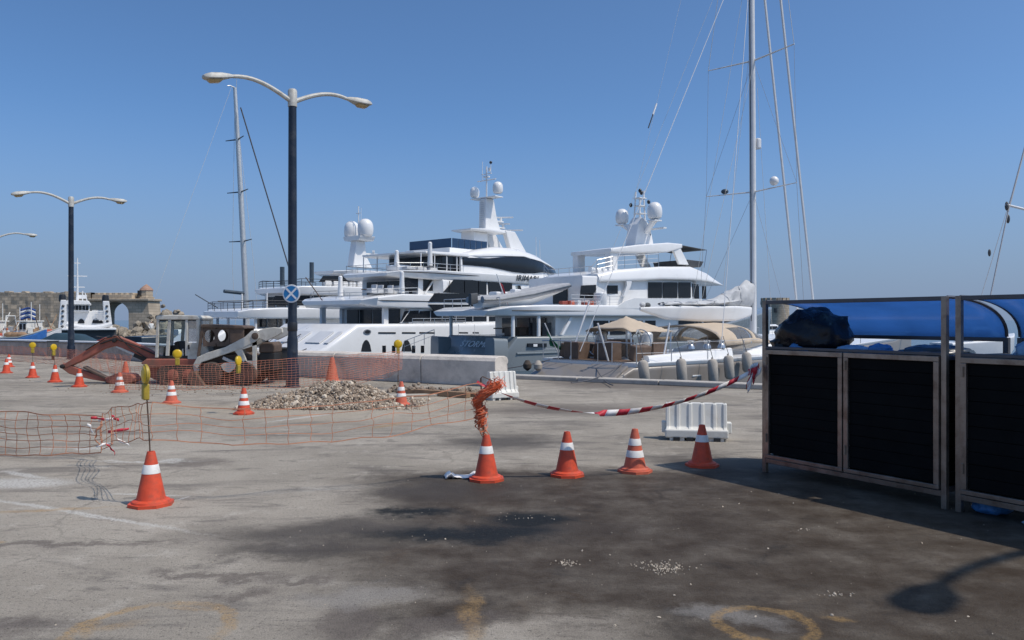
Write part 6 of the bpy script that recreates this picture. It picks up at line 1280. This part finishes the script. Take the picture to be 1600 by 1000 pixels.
# ------------------------------------------------------------------ white plastic barriers
def barrier(c, rz, L, H, label, D=.40):
    t = thing('plastic_barrier', label, 'barrier', (c.x, c.y, 0), rz, 'white plastic road barriers')
    prof = lambda g: [(-D / 2 + g, .05), (-D / 2 + g, H * .26), (-D * .33 + g, H * .36), (-D * .17 + g * .8, H * .97), (-D * .13, H), (D * .13, H), (D * .17 - g * .8, H * .97), (D * .33 - g, H * .36), (D / 2 - g, H * .26), (D / 2 - g, .05)]
    nb = 5; wd = L / nb
    b = MB(); b.prism(prof(.02), -L / 2, L / 2, 'yz'); b.build('body', 'barrier_white', t, bevel=.012)
    for k in range(nb + 1):
        b = MB(); x = -L / 2 + k * wd; ww = .055; x = max(-L / 2 + ww / 2 - .002, min(L / 2 - ww / 2 + .002, x)); b.prism(prof(0), x - ww / 2, x + ww / 2, 'yz'); b.build('rib', 'barrier_white', t, bevel=.012)
    b = MB().box((0, 0, .1), (L + .03, D + .03, .12)).build('base', 'barrier_white', t, bevel=.02)
    for k in range(4): MB().box((-L * .33 + k * L * .22, -D / 2 - .012, .025), (L * .11, .04, .05)).build('foot_slot', 'black_line', t)
    for s in (-1, 1): MB().box((s * L * .32, 0, .02), (.2, D, .04)).build('foot', 'barrier_white', t)
    MB().box((L / 2 + .035, 0, H * .33), (.07, .14, .16)).build('coupling', 'barrier_white', t, bevel=.015); MB().box((-L / 2 - .03, 0, H * .33), (.06, .14, .16)).build('coupling', 'barrier_white', t, bevel=.015)
    return t
c = gp(1092, 689); barrier(Vector((c.x, c.y + .18, 0)), R(-10), .84, .52, 'low white ribbed plastic barrier standing alone left of the bins')
c = gp(783, 626); barrier(Vector((c.x, c.y + .3, 0)), R(28), .62, .60, 'white plastic barrier set against the end of the sea wall')

# ------------------------------------------------------------------ bin cages
def cage(loc, label, L, Dp=1.1, doors=2, seed=1, grp='steel bin cages with blue lids'):
    rn = random.Random(seed); ang = math.atan2(-.853, .522)
    t = thing('bin_cage', label, 'bin enclosure', (loc[0], loc[1], 0), ang, grp)     # local x along the front, y towards the back
    H, Ht, Hb, Zb = 1.915, 1.377, 1.53, .17
    def bar(name, a, c, s=.05, m='bin_rail', par=t):
        a = Vector(a); c = Vector(c); d = c - a; return MB().tube([a, c], s * .707, 4).build(name, m, par)
    def rbar(name, c, d, m='bin_rail', bev=.004, par=t): return MB().box(c, d).build(name, m, par, bevel=bev)
    for x in (0.025, L - .025):
        rbar('front_post', (x, 0.025, H / 2), (.05, .05, H), 'bin_steel'); rbar('rear_post', (x, Dp - .025, Hb / 2), (.05, .05, Hb), 'bin_rail')
        rbar('side_rail', (x, Dp / 2, Ht - .02), (.045, Dp - .1, .045)); rbar('side_rail', (x, Dp / 2, Zb), (.045, Dp - .1, .045))
    rbar('top_rail', (L / 2, .025, H - .02), (L - .1, .04, .04)); rbar('rear_rail', (L / 2, Dp - .025, Hb - .02), (L - .1, .04, .04)); rbar('rear_rail', (L / 2, Dp - .025, Zb), (L - .1, .04, .04))
    rbar('front_sill', (L / 2, .025, Zb - .035), (L - .1, .045, .05), 'bin_steel'); rbar('counter_rail', (L / 2, .025, Ht + .015), (L - .1, .045, .03), 'bin_rail')
    w_ = (L - .1) / doors
    for k in range(doors):
        x0 = .05 + k * w_ + .008; x1 = .05 + (k + 1) * w_ - .008; fz0, fz1 = Zb + .0, Ht - .005
        d = rbar('door', ((x0 + x1) / 2, .0, fz1 - .025), (x1 - x0, .045, .05), 'bin_steel')
        rbar('door_frame', ((x0 + x1) / 2, 0, fz0 + .02), (x1 - x0, .045, .04), 'bin_steel', .004, d)
        for x in (x0 + .025, x1 - .025): rbar('door_frame', (x, 0, (fz0 + fz1) / 2 - .005), (.05, .045, fz1 - fz0 - .09), 'bin_steel', .004, d)
        rbar('door_leak_blocker', ((x0 + x1) / 2 + .05, .034, (fz0 + fz1) / 2), (x1 - x0 - .22, .01, fz1 - fz0 - .08), 'bin_slat', 0, d)  # added dark sheet, blocks light leaking through the slat gaps
        n = 10; sh = (fz1 - fz0 - .1) / n
        for q in range(n):
            rbar('slat', ((x0 + x1) / 2, .012 + rn.uniform(-.002, .002), fz0 + .05 + sh * (q + .5)), (x1 - x0 - .1, .018, sh - .004), 'bin_slat', .003, d)
        for zz in (.35, 1.2): MB().tube([(x0 + .02, -.03, zz), (x0 + .02, -.03, zz + .09)], .012, 6).build('hinge', 'bin_steel', d)
    n = 10; sh = (Ht - Zb - .08) / n
    for x in (.03, L - .03):
        for q in range(n): rbar('side_slat', (x, Dp / 2, Zb + .04 + sh * (q + .5)), (.016, Dp - .12, sh - .012), 'bin_slat', .003)
    for q in range(n): rbar('rear_slat', (L / 2, Dp - .03, Zb + .04 + sh * (q + .5)), (L - .12, .016, sh - .001), 'bin_slat', .003)
    rbar('floor_plate', (L / 2, Dp / 2, Zb - .02), (L - .12, Dp - .12, .02), 'bin_slat'); rbar('counter_top', (L / 2, Dp / 2 + .02, Ht - .05), (L - .12, Dp - .14, .02), 'bin_slat')
    def lid(i, j): a = j * math.pi / 2; return (.02 + (L - .04) * i, .05 + (Dp - .08) * math.sin(a), Hb + (H - .015 - Hb) * math.cos(a) ** .85 if j < 1 else Hb)
    MB().grid(lid, 12, 14).build('lid', 'lid_blue', t, solid=.006)
    for x in (.02, L - .02): MB().tube([(x, lid(0, j / 12)[1], lid(0, j / 12)[2] + .008) for j in range(13)], .016, 5).build('lid_rib', 'bin_rail', t)
    return t
a_ = Vector((.522, -.853)); base = Vector((2.80, 8.92))
cage(tuple(base), 'black-slatted steel bin cage with blue curved lid at the right', 2.09, seed=1)
p = base + a_ * 2.17; cage(tuple(p), 'nearer black-slatted bin cage cut off by the right edge', 2.09, seed=2)
bk = Vector((.853, .522))
def bag(u, v, z, r, m, label, sc=(1, 1, 1), seed=0, cag=None):
    q = base + a_ * u + bk * v; nv, nu = 12, 18; b = MB(); vs = []
    def f(i, j):
        th = i * 2 * math.pi; ph = math.pi * j; d = Vector((math.sin(ph) * math.cos(th), math.sin(ph) * math.sin(th), -math.cos(ph))); k = 1 + .18 * mnoise.noise(d * 2.2 + Vector((seed, 0, 0))) + .10 * mnoise.noise(d * 6 + Vector((0, seed, 0))); zz = d.z * k
        if zz < -.55: zz = -.55 + (zz + .55) * .1
        return (d.x * k * r * sc[0], d.y * k * r * sc[1], (zz + .56) * r * sc[2])
    o = b.grid(f, nu * 2, nv * 2).build('rubbish_bag', m, angle=180); o.location = (q.x, q.y, z); return tag(o, label, 'rubbish bag', 'rubbish bags at the bins')
TOP = 1.345
bag(.36, .42, TOP, .34, 'bag_black', 'big black rubbish bag heaped on top of the left bin', (1.15, 1, .92), 1)
bag(.15, .25, TOP, .15, 'bag_black', 'small black bag slumped at the left end of the bin top', (1.2, 1, .9), 4)
bag(.42, .16, TOP, .10, 'bag_blue', 'bright blue bag tucked under the big black bag', (1.5, .8, .8), 3)
bag(.95, .30, TOP, .10, 'bag_pale', 'pale blue plastic bag lying flat on the bin top', (1.9, 1.2, .6), 5)
bag(1.30, .22, TOP, .085, 'bag_blue', 'small bright blue bag near the middle of the bin top', (1.5, 1, .9), 6)
bag(1.7, .5, TOP, .15, 'hull_dark', 'dark flat bag at the right end of the first bin top', (2.2, 1.4, .5), 7)
bag(2.36, .25, 0.0, .12, 'bag_blue', 'blue plastic bag crumpled on the ground under the nearer bin', (1.3, 1, .8), 8)
bag(2.85, .15, 0.0, .10, 'bag_pale', 'pale blue plastic bag on the ground at the right edge', (1.8, 1, .6), 9)
bag(2.62, .5, TOP, .14, 'bag_pale', 'whitish bag on top of the nearer bin', (1.4, 1, .9), 12)
